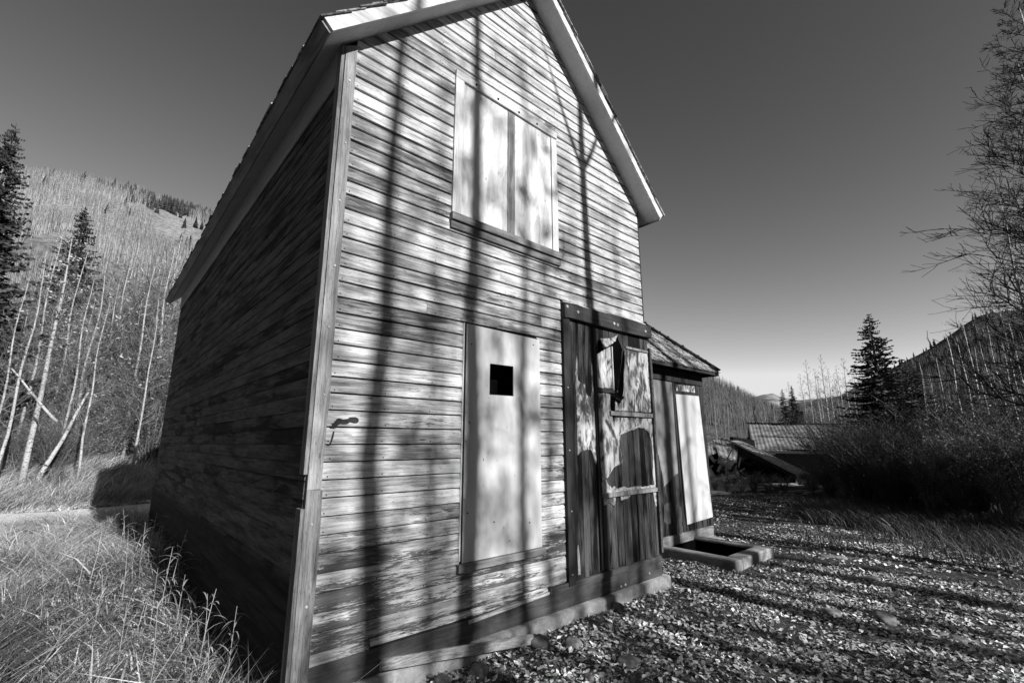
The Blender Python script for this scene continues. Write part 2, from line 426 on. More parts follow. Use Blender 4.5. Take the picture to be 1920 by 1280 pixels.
# forest on the left hillside: thousands of thin pale trunks (a wood that reads as one mass)
def trunk_forest(name,N,surf,x0,x1,s0,s1,h,r,mat,kind='stuff',spow=1.0,lean=.06,twigs=6,gap=None):
    Vs=[];Fs=[];T=[]
    c=0
    for i in range(N):
        x=random.uniform(x0,x1); s=s0+(s1-s0)*random.random()**spow
        if gap and mnoise.noise(Vector((x*.012,s*7,3.3)))<gap: continue
        p=surf(x,s); hh=h*random.uniform(.6,1.15); rr=r*random.uniform(.6,1.3); ln=Vector((random.uniform(-lean,lean)*hh,random.uniform(-lean,lean)*hh,hh))
        tn=random.random()
        for k in range(3):
            a=2*PI*k/3; Vs.append(p+Vector((rr*math.cos(a),rr*math.sin(a),-.5))); T.append(tn)
        for k in range(3):
            a=2*PI*k/3; Vs.append(p+ln+Vector((rr*.25*math.cos(a),rr*.25*math.sin(a),0))); T.append(tn)
        for k in range(3): Fs.append((c+k,c+(k+1)%3,c+3+(k+1)%3,c+3+k))
        c+=6
        for k in range(twigs):
            u=random.uniform(.35,.98); q=p+ln*u; a=random.uniform(0,2*PI); L=hh*.22*(1.2-u)
            d=Vector((math.cos(a)*L,math.sin(a)*L,L*1.3)); sd=Vector((-math.sin(a),math.cos(a),0))*rr*.45
            for z in (q-sd,q+sd,q+d+sd*.2,q+d-sd*.2): Vs.append(z); T.append(tn*.4)
            Fs.append((c,c+1,c+2,c+3)); c+=4
    o=np_mesh(name,np.array([tuple(v) for v in Vs]),np.array(Fs),np.array(T),mat); tag(o,kind=kind); return o
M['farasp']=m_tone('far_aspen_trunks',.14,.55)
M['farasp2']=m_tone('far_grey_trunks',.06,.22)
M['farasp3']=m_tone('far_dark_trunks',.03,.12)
trunk_forest('hillside_aspen_wood',15000,surfL,-60,430,.03,.98,5.2,.085,M['farasp'],spow=.75,twigs=4,gap=-.12)
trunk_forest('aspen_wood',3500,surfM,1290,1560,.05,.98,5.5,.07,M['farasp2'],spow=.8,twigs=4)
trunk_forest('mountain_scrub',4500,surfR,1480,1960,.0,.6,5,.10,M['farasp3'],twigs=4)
# dark conifers scattered near the ridge of the left hill
def cone_wood(name,spots,mat):
    b=MB()
    for p,h in spots:
        b.tone=random.random(); L=6
        for k in range(L):
            z0=h*(.08+.8*k/L); z1=z0+h*.28; r=h*.2*(1-k/L)+.15; n=7; a0=random.random()*6
            ring=[b.vert(p+Vector((r*math.cos(a0+2*PI*i/n)*random.uniform(.6,1.2),r*math.sin(a0+2*PI*i/n)*random.uniform(.6,1.2),z0+random.uniform(-.1,.1)*h*.3))) for i in range(n)]
            t=b.vert(p+Vector((0,0,z1)))
            for i in range(n): b.f.append([ring[i],ring[(i+1)%n],t])
        
    o=b.build(name,mat); tag(o,kind='stuff'); return o
sp=[]
for i in range(70):
    x=random.uniform(-60,430); s=random.uniform(.93,1.0)
    if mnoise.noise(Vector((x*.03,1,9)))>-.02 and x<230: continue
    sp.append((surfL(x,s)-Vector((0,0,1)),random.uniform(3.5,7.5)))
for i in range(330):
    x=random.gauss(335,62); s=.93-abs(random.gauss(0,.10))
    if x<240: s=.97-random.random()*.05
    if 180<x<520: sp.append((surfL(x,min(1,max(.5,s)))-Vector((0,0,1)),random.uniform(4,8)))
for i in range(22): sp.append((surfL(random.uniform(-40,420),random.uniform(.45,.9))-Vector((0,0,1)),random.uniform(4,8)))
cone_wood('ridge_conifer_wood',sp,M['needle'])
sp=[(surfM(random.uniform(1320,1560),random.uniform(.35,.8)),random.uniform(3,6)) for i in range(30)]
sp+=[(surfR(random.uniform(1600,1960),random.uniform(.25,.98)),random.uniform(5,10)) for i in range(80)]
cone_wood('mountain_conifer_wood',sp,M['needle'])

# ------------------------------------------------------------------ THE HOUSE
W=4.19; DEP=9.0; EV=4.96; XM=W/2
house=empty('wooden_house',(0,0,0),0,'tall weathered clapboard house with steep gable, boarded up windows and torn door','house')
def board_run(b,axis_,z0,z1,a0,a1,clip=None,face=-.025,e=.12,gap=.013,wb=1.0):
    """one lap board; axis_ 'x' on the front (y is depth), 'y' on the side (x is depth)"""
    n=max(1,int((a1-a0)/.35)); tone=random.random(); b.tone=tone
    j0=random.uniform(-.0015,.0015); j1=random.uniform(-.0015,.0015); wob=random.uniform(.0002,.0012)*wb; ph=random.uniform(0,50)
    rows=[]
    for i in range(n+1):
        u=i/n
        wv=mnoise.noise(Vector((a0+(a1-a0)*u*3+ph,ph,0)))*wob*2+j0*(1-u)+j1*u
        pts=[(-.001,z0+gap+wv),(face,z0+gap+wv),(face*.86,z1-.010),(-.004,z1+.004)]
        row=[]
        for d,z in pts:
            a=a0+(a1-a0)*u
            if clip: lo,hi=clip(z); a=max(lo,min(hi,a))
            row.append(b.vert((a,d,z) if axis_=='x' else (d,a,z)))
        rows.append(row)
    for A,B in zip(rows,rows[1:]):
        for k in range(3):
            q=[A[k],B[k],B[k+1],A[k+1]]
            b.f.append(q if axis_=='x' else q[::-1])
    for r,fl in ((rows[0],0),(rows[-1],1)):
        b.f.append(r if fl else r[::-1])
b=MB()
clipf=lambda z:(max(.0,z-EV)+.0, min(W,W-(z-EV)))
for k in range(39,-18,-1):
    z0=4.95-.12*k; z1=z0+.12
    if z0>7.04: break
    lo=max(.09,z0-EV); hi=min(W,W-(z0-EV))
    segs=[(lo,hi)]
    def cut(segs,a,c):
        out=[]
        for s,t in segs:
            if t<=a or s>=c: out.append((s,t))
            else:
                if s<a: out.append((s,a))
                if t>c: out.append((c,t))
        return out
    if z0<2.72 and z1>.80: segs=cut(segs,1.262,2.19)
    if z0<3.2: segs=cut(segs,2.555,9)
    if 3.78<z0 and z1<5.3: segs=cut(segs,1.12,2.50)
    if k==39: segs=[(.09,.52),(.525,2.55)]
    out=[]
    for s,t in segs:
        if t-s>2.2 and random.random()<.55:
            m=random.choice([2.53,random.uniform(s+.7,t-.7)]); m=min(max(m,s+.3),t-.3); out+=[(s,m-.0015),(m+.0015,t)]
        else: out.append((s,t))
    for s,t in out:
        if t-s<.02: continue
        board_run(b,'x',z0 if not(k==39 and s>.5) else z0+.062,z1,s,t,clipf if z1>EV-.1 else None)
front=b.build('clapboard_wall',M['siding'],house); tag(front,'sunlit front wall of pale flaking clapboards')
# nail heads on the boards
random.seed(33); q=MB()
for k in range(39,-17,-1):
    z=4.95-.12*k+.030
    for i in range(11):
        x=.13+i*.405+random.uniform(-.012,.012)
        if z>EV and (x<z-EV+.05 or x>W-(z-EV)-.05): continue
        if (1.06<x<2.6 and 3.6<z<5.36) or (1.22<x<2.26 and .66<z<2.8) or (x>2.53 and z<3.28) or x>W-.04: continue
        q.face([(x+.0055*math.cos(a),-.0262,z+.0055*math.sin(a)) for a in (0,1.05,2.1,3.14,4.19,5.24)][::-1])
nh=q.build('nail_heads',M['jamb'] if 'jamb' in M else M['side'],house); tag(nh,kind='stuff')
random.seed(34)
# side wall boards
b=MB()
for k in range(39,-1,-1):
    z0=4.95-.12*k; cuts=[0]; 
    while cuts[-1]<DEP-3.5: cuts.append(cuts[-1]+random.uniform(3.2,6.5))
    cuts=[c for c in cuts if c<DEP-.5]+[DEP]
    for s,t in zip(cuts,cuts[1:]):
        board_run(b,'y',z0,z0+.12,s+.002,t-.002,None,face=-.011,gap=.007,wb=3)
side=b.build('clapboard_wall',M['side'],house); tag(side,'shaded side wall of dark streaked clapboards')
# core walls behind the boards
b=MB(); 
b.prism([(.0,.20),(1.262,.20),(1.262,EV),(.0,EV)],0,.10)
b.prism([(1.262,.20),(2.19,.20),(2.19,.80),(1.262,.80)],0,.10)
b.prism([(1.262,2.72),(2.19,2.72),(2.19,EV),(1.262,EV)],0,.10)
b.prism([(2.19,.20),(W,.20),(W,EV),(2.19,EV)],0,.10)
b.prism([(.0,EV+.0005),(W,EV+.0005),(XM,EV+XM)],0,.10)
b.box(0,.1,.101,DEP,.2,EV); b.box(W-.1,W,.101,DEP,.2,EV); b.box(.101,W-.101,DEP-.1,DEP,.2,EV)
b.box(.3,W-.3,1.2,1.25,.2,EV)
b.build('wall_core',M['backing'],house)
# right-hand side wall skin
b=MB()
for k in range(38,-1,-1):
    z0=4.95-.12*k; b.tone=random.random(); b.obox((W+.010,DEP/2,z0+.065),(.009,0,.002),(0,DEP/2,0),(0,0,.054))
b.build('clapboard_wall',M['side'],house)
# corner boards
b=MB(); b.tone=.25
b.prism([(.000,1.42),(.094,1.42),(.097,1.9),(.104,2.02),(.098,2.3),(.098,4.99),(.004,4.93)],-.038,-.0)
b.build('corner_board',M['corner'],house,.002)
b=MB(); b.tone=.8
b.prism([(-.002,1.42),(-.002,.20),(.108,.20),(.112,1.0),(.104,1.415)],-.040,0)
b.build('corner_board',M['mull'],house,.002)
b=MB(); b.tone=.6; b.box(-.030,-.002,-.034,.055,1.52,4.93); b.box(-.028,-.002,-.034,.060,.24,1.30); b.build('corner_board',M['mull'],house,.002)
b=MB(); b.tone=.3; b.box(W-.002,W+.022,-.026,.09,3.26,4.90); b.build('corner_board',M['jamb'],house,.002)
# nails
def nails(parent,pts,r=.011,y=-.04,dark=False):
    for x,z in pts:
        q=MB(); q.tube([(x,y+.004,z),(x,y-.004,z)],[r,r*.8],8); q.build('nail_head',M['black'] if dark else M['metal'],parent)
nails(house,[(.05,4.62),(.06,4.05),(.052,3.55),(.058,3.02),(.05,2.55),(.06,2.06),(.05,1.2),(.06,.7)],.010,-.04)
# frieze boards under the soffit
b=MB(); b.tone=.3
b.box(-.026,-.0125,.06,DEP,EV-.34,EV-.01); b.build('frieze_board',M['soffity'],house)

# --- roof
def rake_pt(s,x): # soffit plane height
    return EV+x if s<0 else EV+(W-x)
OV=.19; FO=.25
roofg=empty('roof',(0,0,0)); roofg.parent=house
# soffit / deck slabs, one per slope
for s in (-1,1):
    xe=-OV if s<0 else W+OV; ze=EV-OV; nrm=Vector((s*.7071,0,.7071))
    b=MB(); b.tone=.3
    a=Vector((xe,0,ze)); c=Vector((XM,0,EV+XM)); T=.085
    lift=.0
    P=[a,c,c+Vector((0,0,T/.7071)),a+nrm*T]
    poly=[(p.x,p.z) for p in P]
    b.prism(poly,-FO,DEP+.25)
    b.build('roof_slab',M['soffit'],roofg)
    # rake fascia
    b=MB(); b.tone=.2; n2=nrm*.098
    q=[a-nrm*.006,c-nrm*.006+Vector((0,0,-.0)),c+Vector((0,0,.098/.7071)),a+n2]
    b.prism([(p.x,p.z) for p in q],-FO-.024,-FO-.0005)
    f=b.build('fascia_board',M['fascia'],roofg)
    # eave fascia
    b=MB(); b.tone=.6; u=Vector((s*.7071,0,-.7071))
    b.obox(a+nrm*.048+u*.012+Vector((0,(DEP-.0)/2,0)),u*.0115,(0,(DEP+.5)/2,0),nrm*.052)
    b.build('eave_board',M['fasciay'],roofg)
    # shingles: individual butts, three courses thick look
    b=MB(); L=(c-a).length+.05; up=(c-a).normalized(); course=.135; nco=int(L/course)+1
    for i in range(nco):
        st=a+up*(-.035+i*course)+nrm*(T+.004+.0)
        y=-FO-.05+random.uniform(-.01,.01)
        while y<DEP+.28:
            wd=random.uniform(.09,.2); b.tone=random.random(); ln=.30
            sl=random.uniform(-.012,.02); th=random.uniform(.008,.013)
            if random.random()>.02:
                t0=st+up*(sl)+Vector((0,y+wd/2,0))+nrm*(.016+random.uniform(0,.008)); t1=t0+up*ln-nrm*.016
                cc=(t0+t1)/2; ax=(t1-t0)/2; nn=ax.cross(Vector((0,1,0))).normalized()
                if (t1-c).dot(up)>.02: ax=ax*.5; cc=t0+ax
                b.obox(cc,ax,(0,wd/2-.003,0),nn*th/2)
            y+=wd
    b.build('shingles',M['shingle'],roofg)
b=MB(); b.tone=.5; b.bar((XM,-FO-.03,EV+XM+.17),(XM,DEP+.25,EV+XM+.17),.18,.03); b.build('ridge_cap',M['shingle'],roofg)
# rear gable
b=MB(); b.prism([(0,EV),(W,EV),(XM,EV+XM)],DEP-.1,DEP); b.build('rear_gable',M['side'],house)

# --- upper boarded window
win=empty('boarded_window',(0,0,0)); win.parent=house; tag(win,'upper window closed with two plywood sheets')
def pb(name,mat,x0,x1,z0,z1,y0,y1=0,parent=win,tone=.3,bev=.002,rot=0):
    b=MB(); b.tone=tone; cx,cz=(x0+x1)/2,(z0+z1)/2; c,s=math.cos(rot),math.sin(rot)
    b.obox((cx,(y0+y1)/2,cz),((x1-x0)/2*c,0,(x1-x0)/2*s),(0,(y1-y0)/2,0),(-(z1-z0)/2*s,0,(z1-z0)/2*c))
    return b.build(name,mat,parent,bev)
pb('window_frame',M['trimz'],1.085,1.185,3.81,5.33,-.046,tone=.15)
pb('window_frame',M['trimz'],2.445,2.535,3.81,5.24,-.040,tone=.15)
pb('plywood_sheet',M['ply'],1.197,1.775,3.815,5.27,-.026,-.006)
pb('plywood_sheet',M['ply'],1.880,2.440,3.815,5.25,-.027,-.006)
pb('mullion',M['mull'],1.777,1.878,3.812,5.262,-.030,tone=.6)
pb('top_board',M['trim'],1.085,2.535,5.262,5.345,-.050,tone=.5,rot=-.012)
sill=pb('window_sill',M['sillwood'],1.07,2.565,3.735,3.805,-.075,tone=.5)
pb('apron_board',M['sillwood'],1.075,2.555,3.66,3.732,-.050,parent=win,tone=.75)
nails(win,[(1.33,5.31),(1.62,5.30),(1.92,5.295),(2.20,5.29)],.013,-.054,True)
b=MB()
b.build
# --- lower boarded opening
lw=empty('boarded_window',(0,0,0)); lw.parent=house; tag(lw,'tall narrow window covered by one pale panel with a square black hole')
hx0,hx1,hz0,hz1=1.555,1.852,2.158,2.450
b=MB(); b.tone=.2; X0,X1,Z0,Z1=1.285,2.212,.765,2.785
poly=[(X0,Z0),(X1,Z0),(X1,Z1-.02),(X0,Z1)]
hole=[(hx0,hz0),(hx1,hz0+.004),(hx1-.003,hz1),(hx0+.003,hz1-.003)]
for y,fl in ((-.034,False),(-.020,True)):
    o=[b.vert((x,y,z)) for x,z in poly]; h=[b.vert((x,y,z)) for x,z in hole]
    for k in range(4):
        q=[o[k],o[(k+1)%4],h[(k+1)%4],h[k]]; b.f.append(q[::-1] if fl else q)
for L_,inn in ((poly,False),(hole,True)):
    for k in range(4):
        (x,z),(x2,z2)=L_[k],L_[(k+1)%4]; q=[(x,-.034,z),(x2,-.034,z2),(x2,-.020,z2),(x,-.020,z)]
        b.face(q if inn else q[::-1])
b.build('cover_panel',M['panel'],lw)
b=MB(); b.face([(1.262,.19,.80),(2.19,.19,.80),(2.19,.19,2.72),(1.262,.19,2.72)]); b.box(1.262,1.27,.0,.19,.8,2.72); b.box(2.182,2.19,.0,.19,.8,2.72); b.build('dark_opening',M['black'],lw)
pb('window_trim',M['trimz'],1.254,1.268,.78,2.79,-.030,.0,lw,.2,.001,rot=.001)
pb('window_sill',M['sillwood'],1.238,2.240,.700,.760,-.060,.0,lw,.35)
nails(lw,[(1.34,2.6),(1.335,1.9),(1.33,1.15),(2.05,1.0),(1.62,1.05),(2.12,2.70)],.007,-.036,True)

# --- tar smear on the clapboards
sm=[(0.127,1.832),(0.136,1.853),(0.152,1.874),(0.172,1.898),(0.188,1.9),(0.214,1.892),(0.246,1.898),(0.268,1.91),(0.301,1.913),(0.326,1.905),(0.332,1.885),(0.319,1.868),(0.295,1.867),(0.266,1.874),(0.248,1.861),(0.221,1.857),(0.193,1.86),(0.176,1.847),(0.167,1.832)]
dr=[(0.148,1.807),(0.158,1.807),(0.154,1.768),(0.146,1.737),(0.137,1.714),(0.116,1.714),(0.133,1.729),(0.139,1.759)]
b=MB(); b.prism(sm,-.0268,-.017); b.build('tar_smear',M['tar'],house)
b=MB(); b.prism(dr,-.0268,-.017); b.build('tar_smear',M['tar'],house)

# --- door bay
door=empty('boarded_door',(0,0,0)); door.parent=house; tag(door,'wide plank doorway with torn stained sheets hanging from it')
xs_=[2.68,2.83,2.94,3.05,3.16,3.29,3.40,3.53,3.68,3.80,3.93,4.06,4.16,4.24]
for i,(a,c) in enumerate(zip(xs_,xs_[1:])):
    b=MB(); b.tone=random.random(); zb=.395+random.uniform(-.012,.012)
    b.obox(((a+c)/2,-.018,(zb+3.10)/2),((c-a)/2-.003,0,0),(0,.012+random.uniform(0,.003),0),(random.uniform(-.004,.004),0,(3.10-zb)/2))
    b.build('plank',M['plank'],door,.002)
b=MB(); b.box(2.56,4.18,-.004,-.0005,.33,3.2); b.build('backing_sheet',M['black'],door)
lint=[(2.56,3.219),(2.648,3.242),(2.817,3.237),(3.11,3.243),(3.475,3.255),(3.844,3.255),(4.272,3.236),(4.271,3.078),(3.512,3.067),(3.1,3.068),(2.662,3.072),(2.56,3.061)]
b=MB(); b.tone=.5; b.prism(lint,-.085,-.001); b.build('lintel',M['lintel'],door,.003)
b=MB(); b.tone=.1; b.prism([(2.57,3.258),(2.8,3.275),(3.0,3.262),(3.35,3.268),(3.7,3.262),(4.2,3.268),(4.19,3.244),(3.8,3.262),(3.4,3.262),(3.0,3.25),(2.8,3.262),(2.57,3.25)],-.05,-.021); b.build('splintered_strip',M['trim'],door)
pb('jamb',M['jamb'],2.555,2.66,.36,3.06,-.062,-.001,door,.5)
pb('jamb',M['trimz'],2.664,2.677,.75,2.95,-.040,-.012,door,.6,.001,rot=-.003)
pb('jamb',M['jamb'],2.680,2.712,.40,3.00,-.042,-.031,door,.5,.001)
b=MB(); b.tone=.2; b.prism([(2.70,.44),(2.735,.44),(2.73,.62),(2.715,.72),(2.70,.70),(2.695,.66)],-.052,-.043); b.build('split_batten',M['trim'],door)
pb('door_stile',M['beam'],4.222,4.262,.43,2.94,-.070,-.008,door,.5,.002,rot=-.004)
SH={
'sheetA':[(2.789,2.671),(2.8,2.585),(2.785,2.471),(2.795,2.402),(2.827,2.38),(2.912,2.359),(2.922,2.294),(2.953,2.236),(3.014,2.23),(3.034,2.352),(3.031,2.552),(3.046,2.671),(3.062,2.442),(3.066,2.072),(3.070,1.55),(3.064,1.486),(3.037,1.523),(3.008,1.588),(2.978,1.651),(2.904,1.652),(2.833,1.64),(2.778,1.61),(2.758,1.597),(2.758,1.925),(2.759,2.248),(2.762,2.525)],
'sheetB':[(3.703,2.862),(4.215,2.867),(4.217,2.445),(4.217,2.105),(3.689,2.099),(3.439,2.095),(3.435,2.131),(3.447,2.19),(3.501,2.253),(3.6,2.244),(3.723,2.297),(3.748,2.407),(3.74,2.5),(3.773,2.628),(3.76,2.722)],
'flap':[(3.682,2.872),(3.76,2.722),(3.735,2.625),(3.759,2.47),(3.709,2.311),(3.601,2.247),(3.482,2.259),(3.538,2.406),(3.609,2.612),(3.657,2.758)],
'topflap':[(3.189,2.92),(3.518,2.979),(3.573,3.032),(3.502,2.934),(3.349,2.866),(3.13,2.781)],
'window':[(3.127,2.724),(3.416,2.852),(3.437,2.383),(3.429,2.349),(3.128,2.347)],
'sheetC':[(3.125,2.28),(3.357,2.285),(3.367,2.077),(3.386,2.012),(4.217,2.025),(4.219,1.725),(4.221,1.523),(4.224,1.43),(4.226,1.209),(4.19,1.197),(4.167,1.36),(4.191,1.566),(4.180,1.656),(4.190,1.725),(4.14,1.85),(4.04,1.895),(3.937,1.908),(3.774,1.875),(3.643,1.846),(3.528,1.81),(3.506,1.683),(3.534,1.54),(3.567,1.578),(3.555,1.485),(3.456,1.474),(3.381,1.453),(3.314,1.397),(3.248,1.339),(3.191,1.352),(3.149,1.347),(3.13,1.665)],
'ragA':[(3.154,1.351),(3.189,1.355),(3.222,1.335),(3.261,1.268),(3.324,1.225),(3.371,1.249),(3.436,1.212),(3.53,1.233),(3.623,1.214),(3.77,1.223),(3.919,1.205),(4.077,1.215),(4.215,1.217),(4.217,1.184),(3.669,1.184),(3.147,1.179)],
'ragB':[(3.171,1.146),(3.385,1.14),(3.372,1.021),(3.323,1.057),(3.27,1.077),(3.204,1.061),(3.169,1.057)],
'ragC':[(3.485,1.139),(3.684,1.135),(3.657,1.11),(3.601,1.094),(3.547,1.094),(3.481,1.086)],
'ragR':[(4.15,1.15),(4.216,1.144),(4.211,0.964),(4.193,0.958),(4.173,1.026)]}
def ragged(poly,amp=.006,step=.03):
    out=[]
    for i,p in enumerate(poly):
        q=poly[(i+1)%len(poly)]; L=math.hypot(q[0]-p[0],q[1]-p[1]); n=max(1,int(L/step))
        if L>.5: n=1
        for k in range(n):
            u=k/n; out.append((p[0]+(q[0]-p[0])*u+(random.uniform(-amp,amp) if k else 0),p[1]+(q[1]-p[1])*u+(random.uniform(-amp,amp) if k else 0)))
    return out
def sheet(key,y=-.040,th=.004,mat='sheet',label=None):
    b=MB(); b.prism(ragged(SH[key]),y,y+th); o=b.build('torn_sheet',M[mat],door)
    if label: tag(o,label)
    return o
sheet('sheetA',-.040,label='narrow torn sheet left of the door')
sheet('sheetB',-.040,label='large stained sheet in upper right of the door')
sheet('sheetC',-.041,label='lower sheet with a big ragged hole')
sheet('window',-.038); sheet('ragA',-.042,mat='torn'); sheet('ragB'); sheet('ragC',mat='torn'); sheet('ragR',mat='torn')
# pale torn rims along the holes (the sheet's exposed core)
b=MB(); rim=[(3.534,1.54),(3.506,1.683),(3.528,1.81),(3.643,1.846),(3.774,1.875),(3.937,1.908),(4.04,1.895),(4.14,1.85),(4.19,1.725)]
for (p,q) in zip(rim,rim[1:]):
    nn_=6
    for k_ in range(nn_):
        s0,s1=k_/nn_,(k_+1)/nn_; L=lambda s:(p[0]+(q[0]-p[0])*s,p[1]+(q[1]-p[1])*s); A0,A1=L(s0),L(s1); h0=.026+.02*mnoise.noise(Vector((A0[0]*19,A0[1]*19,0))); h1=.026+.02*mnoise.noise(Vector((A1[0]*19,A1[1]*19,0)))
        b.face([(A0[0],-.0435,A0[1]+.004),(A1[0],-.0435,A1[1]+.004),(A1[0],-.0425,A1[1]+h1),(A0[0],-.0425,A0[1]+h0)])
b.build('torn_rim',M['torn'],door)
# flap: curls out of the plane
def curl(key,hinge,amount,label):
    poly=SH[key]; b=MB(); cx=sum(p[0] for p in poly)/len(poly); cz=sum(p[1] for p in poly)/len(poly)
    def yy(x,z): return -.046-amount*max(0,min(1,hinge(x,z)))**1.5
    N=len(poly); rg=ragged(poly,.004,.04); N=len(rg)
    for lvl in ((0,.5),(.5,1)):
        for k in range(N):
            p,q=rg[k],rg[(k+1)%N]; P=[]
            for (r,t) in ((p,lvl[0]),(q,lvl[0]),(q,lvl[1]),(p,lvl[1])):
                x=cx+(r[0]-cx)*t; z=cz+(r[1]-cz)*t; P.append((x,yy(x,z),z))
            b.face(P if lvl[0] else P[1:])
    o=b.build('curled_flap',M['sheet'],door); m=o.modifiers.new('thick','SOLIDIFY'); m.thickness=.003; tag(o,label)
curl('flap',lambda x,z:(3.76-x)/.25,.09,'torn flap of sheet folded back')
curl('topflap',lambda x,z:(2.98-z)/.18,.10,'upper torn edge of sheet curling out')
b=MB(); b.prism([(3.44,2.93),(3.56,3.02),(3.66,2.86),(3.62,2.66),(3.54,2.40),(3.48,2.26),(3.445,2.40),(3.45,2.7)],-.036,-.033); b.build('open_gap',M['black'],door)
# little hanging shred
b=MB(); b.prism([(3.37,2.27),(3.43,2.25),(3.50,2.215),(3.56,2.21),(3.53,2.18),(3.44,2.22),(3.43,2.10),(3.445,1.96),(3.42,2.03),(3.40,1.90),(3.395,2.05),(3.375,2.15)],-.056,-.053); b.build('hanging_shred',M['black'],door)
pb('rail',M['mull'],3.34,4.222,2.035,2.085,-.062,-.044,door,.4)
pb('rail',M['beam'],3.12,3.45,2.295,2.335,-.055,-.043,door,.8)
pb('rail',M['mull'],3.13,4.222,1.135,1.182,-.064,-.045,door,.3)
pb('rail',M['trimz'],3.425,3.442,2.33,2.86,-.052,-.040,door,.3,.001)
pb('rail',M['mull'],3.72,4.215,2.875,2.905,-.050,-.035,door,.4)
pb('door_stile',M['jamb'],3.073,3.118,.42,3.06,-.058,-.035,door,.5)
nails(door,[(2.78,3.16),(3.45,3.14),(3.52,3.135),(4.13,3.15),(2.60,3.19)],.020,-.088)
nails(door,[(2.60,.46),(3.56,2.10),(4.05,2.055),(3.48,2.32),(2.60,1.65),(2.60,2.3),(3.55,1.17),(3.60,1.165),(2.61,1.05)],.009,-.066)

# --- sill, beam and footing
b=MB(); b.tone=.4; b.box(2.30,4.24,-.050,-.001,.335,.392,.002); b.build('threshold_board',M['beam'],house,.003)
b=MB(); b.tone=.55; b.box(.02,4.262,-.034,.06,.165,.330,.003); b.build('sill_beam',M['beam'],house,.004)
b=MB(); b.tone=.2; b.prism([(1.36,.325),(1.36,.300),(2.2,.335),(2.55,.350),(2.55,.366),(1.9,.352)],-.044,-.022); b.build('splintered_strip',M['loose'],house)
nails(house,[(3.98,.235),(3.50,.20),(3.42,.20)],.014,-.036)
b=MB(); prev=None
for i in range(61):
    x=-.01+4.37*i/60; w1=.012*mnoise.noise(Vector((x*3,1,0))); w2=.010*mnoise.noise(Vector((x*4,7,0)))
    row=[b.vert(p) for p in ((x,-.095+w1,-.45),(x,-.085+w1,.02),(x,-.078+w1,.135+w2),(x,-.062+w1,.156+w2),(x,.12,.160))]
    if prev:
        for k in range(4): b.f.append([prev[k],row[k],row[k+1],prev[k+1]])
    else: b.f.append(row[:])
    prev=row
b.f.append(prev[::-1])
b.build('concrete_footing',M['conc'],house,smooth=True)
b=MB(); b.box(.0,.12,.121,DEP,-.4,.19); b.build('side_footing',M['jamb'],house,.01)  # concrete footing; near-black wood tone puts its shade into the colour
lb=MB(); lb.tone=.3; lb.bar((.58,-.075,.235),(1.92,-.20,.10),.022,.075); o=lb.build('loose_board',M['loose'],None,.003)
tag(o,'long flaking board fallen off the wall, lying along the concrete footing','board')

# ------------------------------------------------------------------ SHED
shed=empty('lean_to_shed',(0,0,0),0,'low shed with shingled hip roof and pale door panel behind the house','shed')
SX0,SX1,SY0,SY1=W+.03,7.70,1.0,4.6
b=MB(); b.box(SX0,SX1,SY0,SY1,.20,3.05); b.build('wall_core',M['backing'],shed)
bb=MB()
i=0; x=SX0
while x<SX1-.02:
    wd=min(random.uniform(.11,.17),SX1-x); q=MB(); q.tone=random.random(); q.box(x+.002,x+wd-.002,SY0-.020,SY0-.0005,.24,2.92,.001); q.build('plank',M['plank'],shed,.002); x+=wd
shs={'a':[(5.80,2.786),(6.586,2.78),(6.573,2.118),(6.574,1.204),(6.453,1.166),(6.273,1.088),(6.098,1.008),(6.084,1.154),(6.022,1.353),(5.989,1.524),(5.80,1.6)],
'l':[(6.062,0.727),(6.229,0.755),(6.482,0.70),(6.61,0.64),(6.61,0.40),(6.463,0.427),(6.346,0.398),(6.212,0.426),(6.129,0.408),(6.02,0.473)],
't':[(6.70,2.757),(7.40,2.772),(7.41,2.655),(6.70,2.641)]}
for k,mt in (('a','shedsheet'),('t','sheet'),('l','plank')):
    b=MB(); b.tone=.1; b.prism(ragged(shs[k],.006,.05),SY0-.027,SY0-.021); b.build('torn_sheet',M[mt],shed)
b=MB(); b.tone=.1; b.prism([(6.645,2.575),(7.50,2.59),(7.655,.386),(6.715,.352)],SY0-.05,SY0-.032); o=b.build('door_panel',M['panel'],shed); tag(o,'leaning pale sheet covering the shed door')
for (a0,a1,z0,z1) in ((6.60,6.655,.35,2.86),(7.45,7.50,.35,2.86),(6.656,7.449,2.585,2.635)):
    pb('door_frame',M['jamb'],a0,a1,z0,z1,SY0-.031,SY0-.0205,shed,.5)
pb('corner_post',M['jamb'],7.60,7.72,.22,2.90,SY0-.030,SY0+.06,shed,.4)
b=MB(); b.tone=.4; b.box(5.4,7.64,SY0-.052,SY0+.05,.05,.235,.003); b.build('sill_beam',M['sillwood'],shed,.004)
b=MB(); b.box(SX0,SX1,SY0-.045,SY0-.0205,2.80,3.0); b.build('frieze_board',M['jamb'],shed)
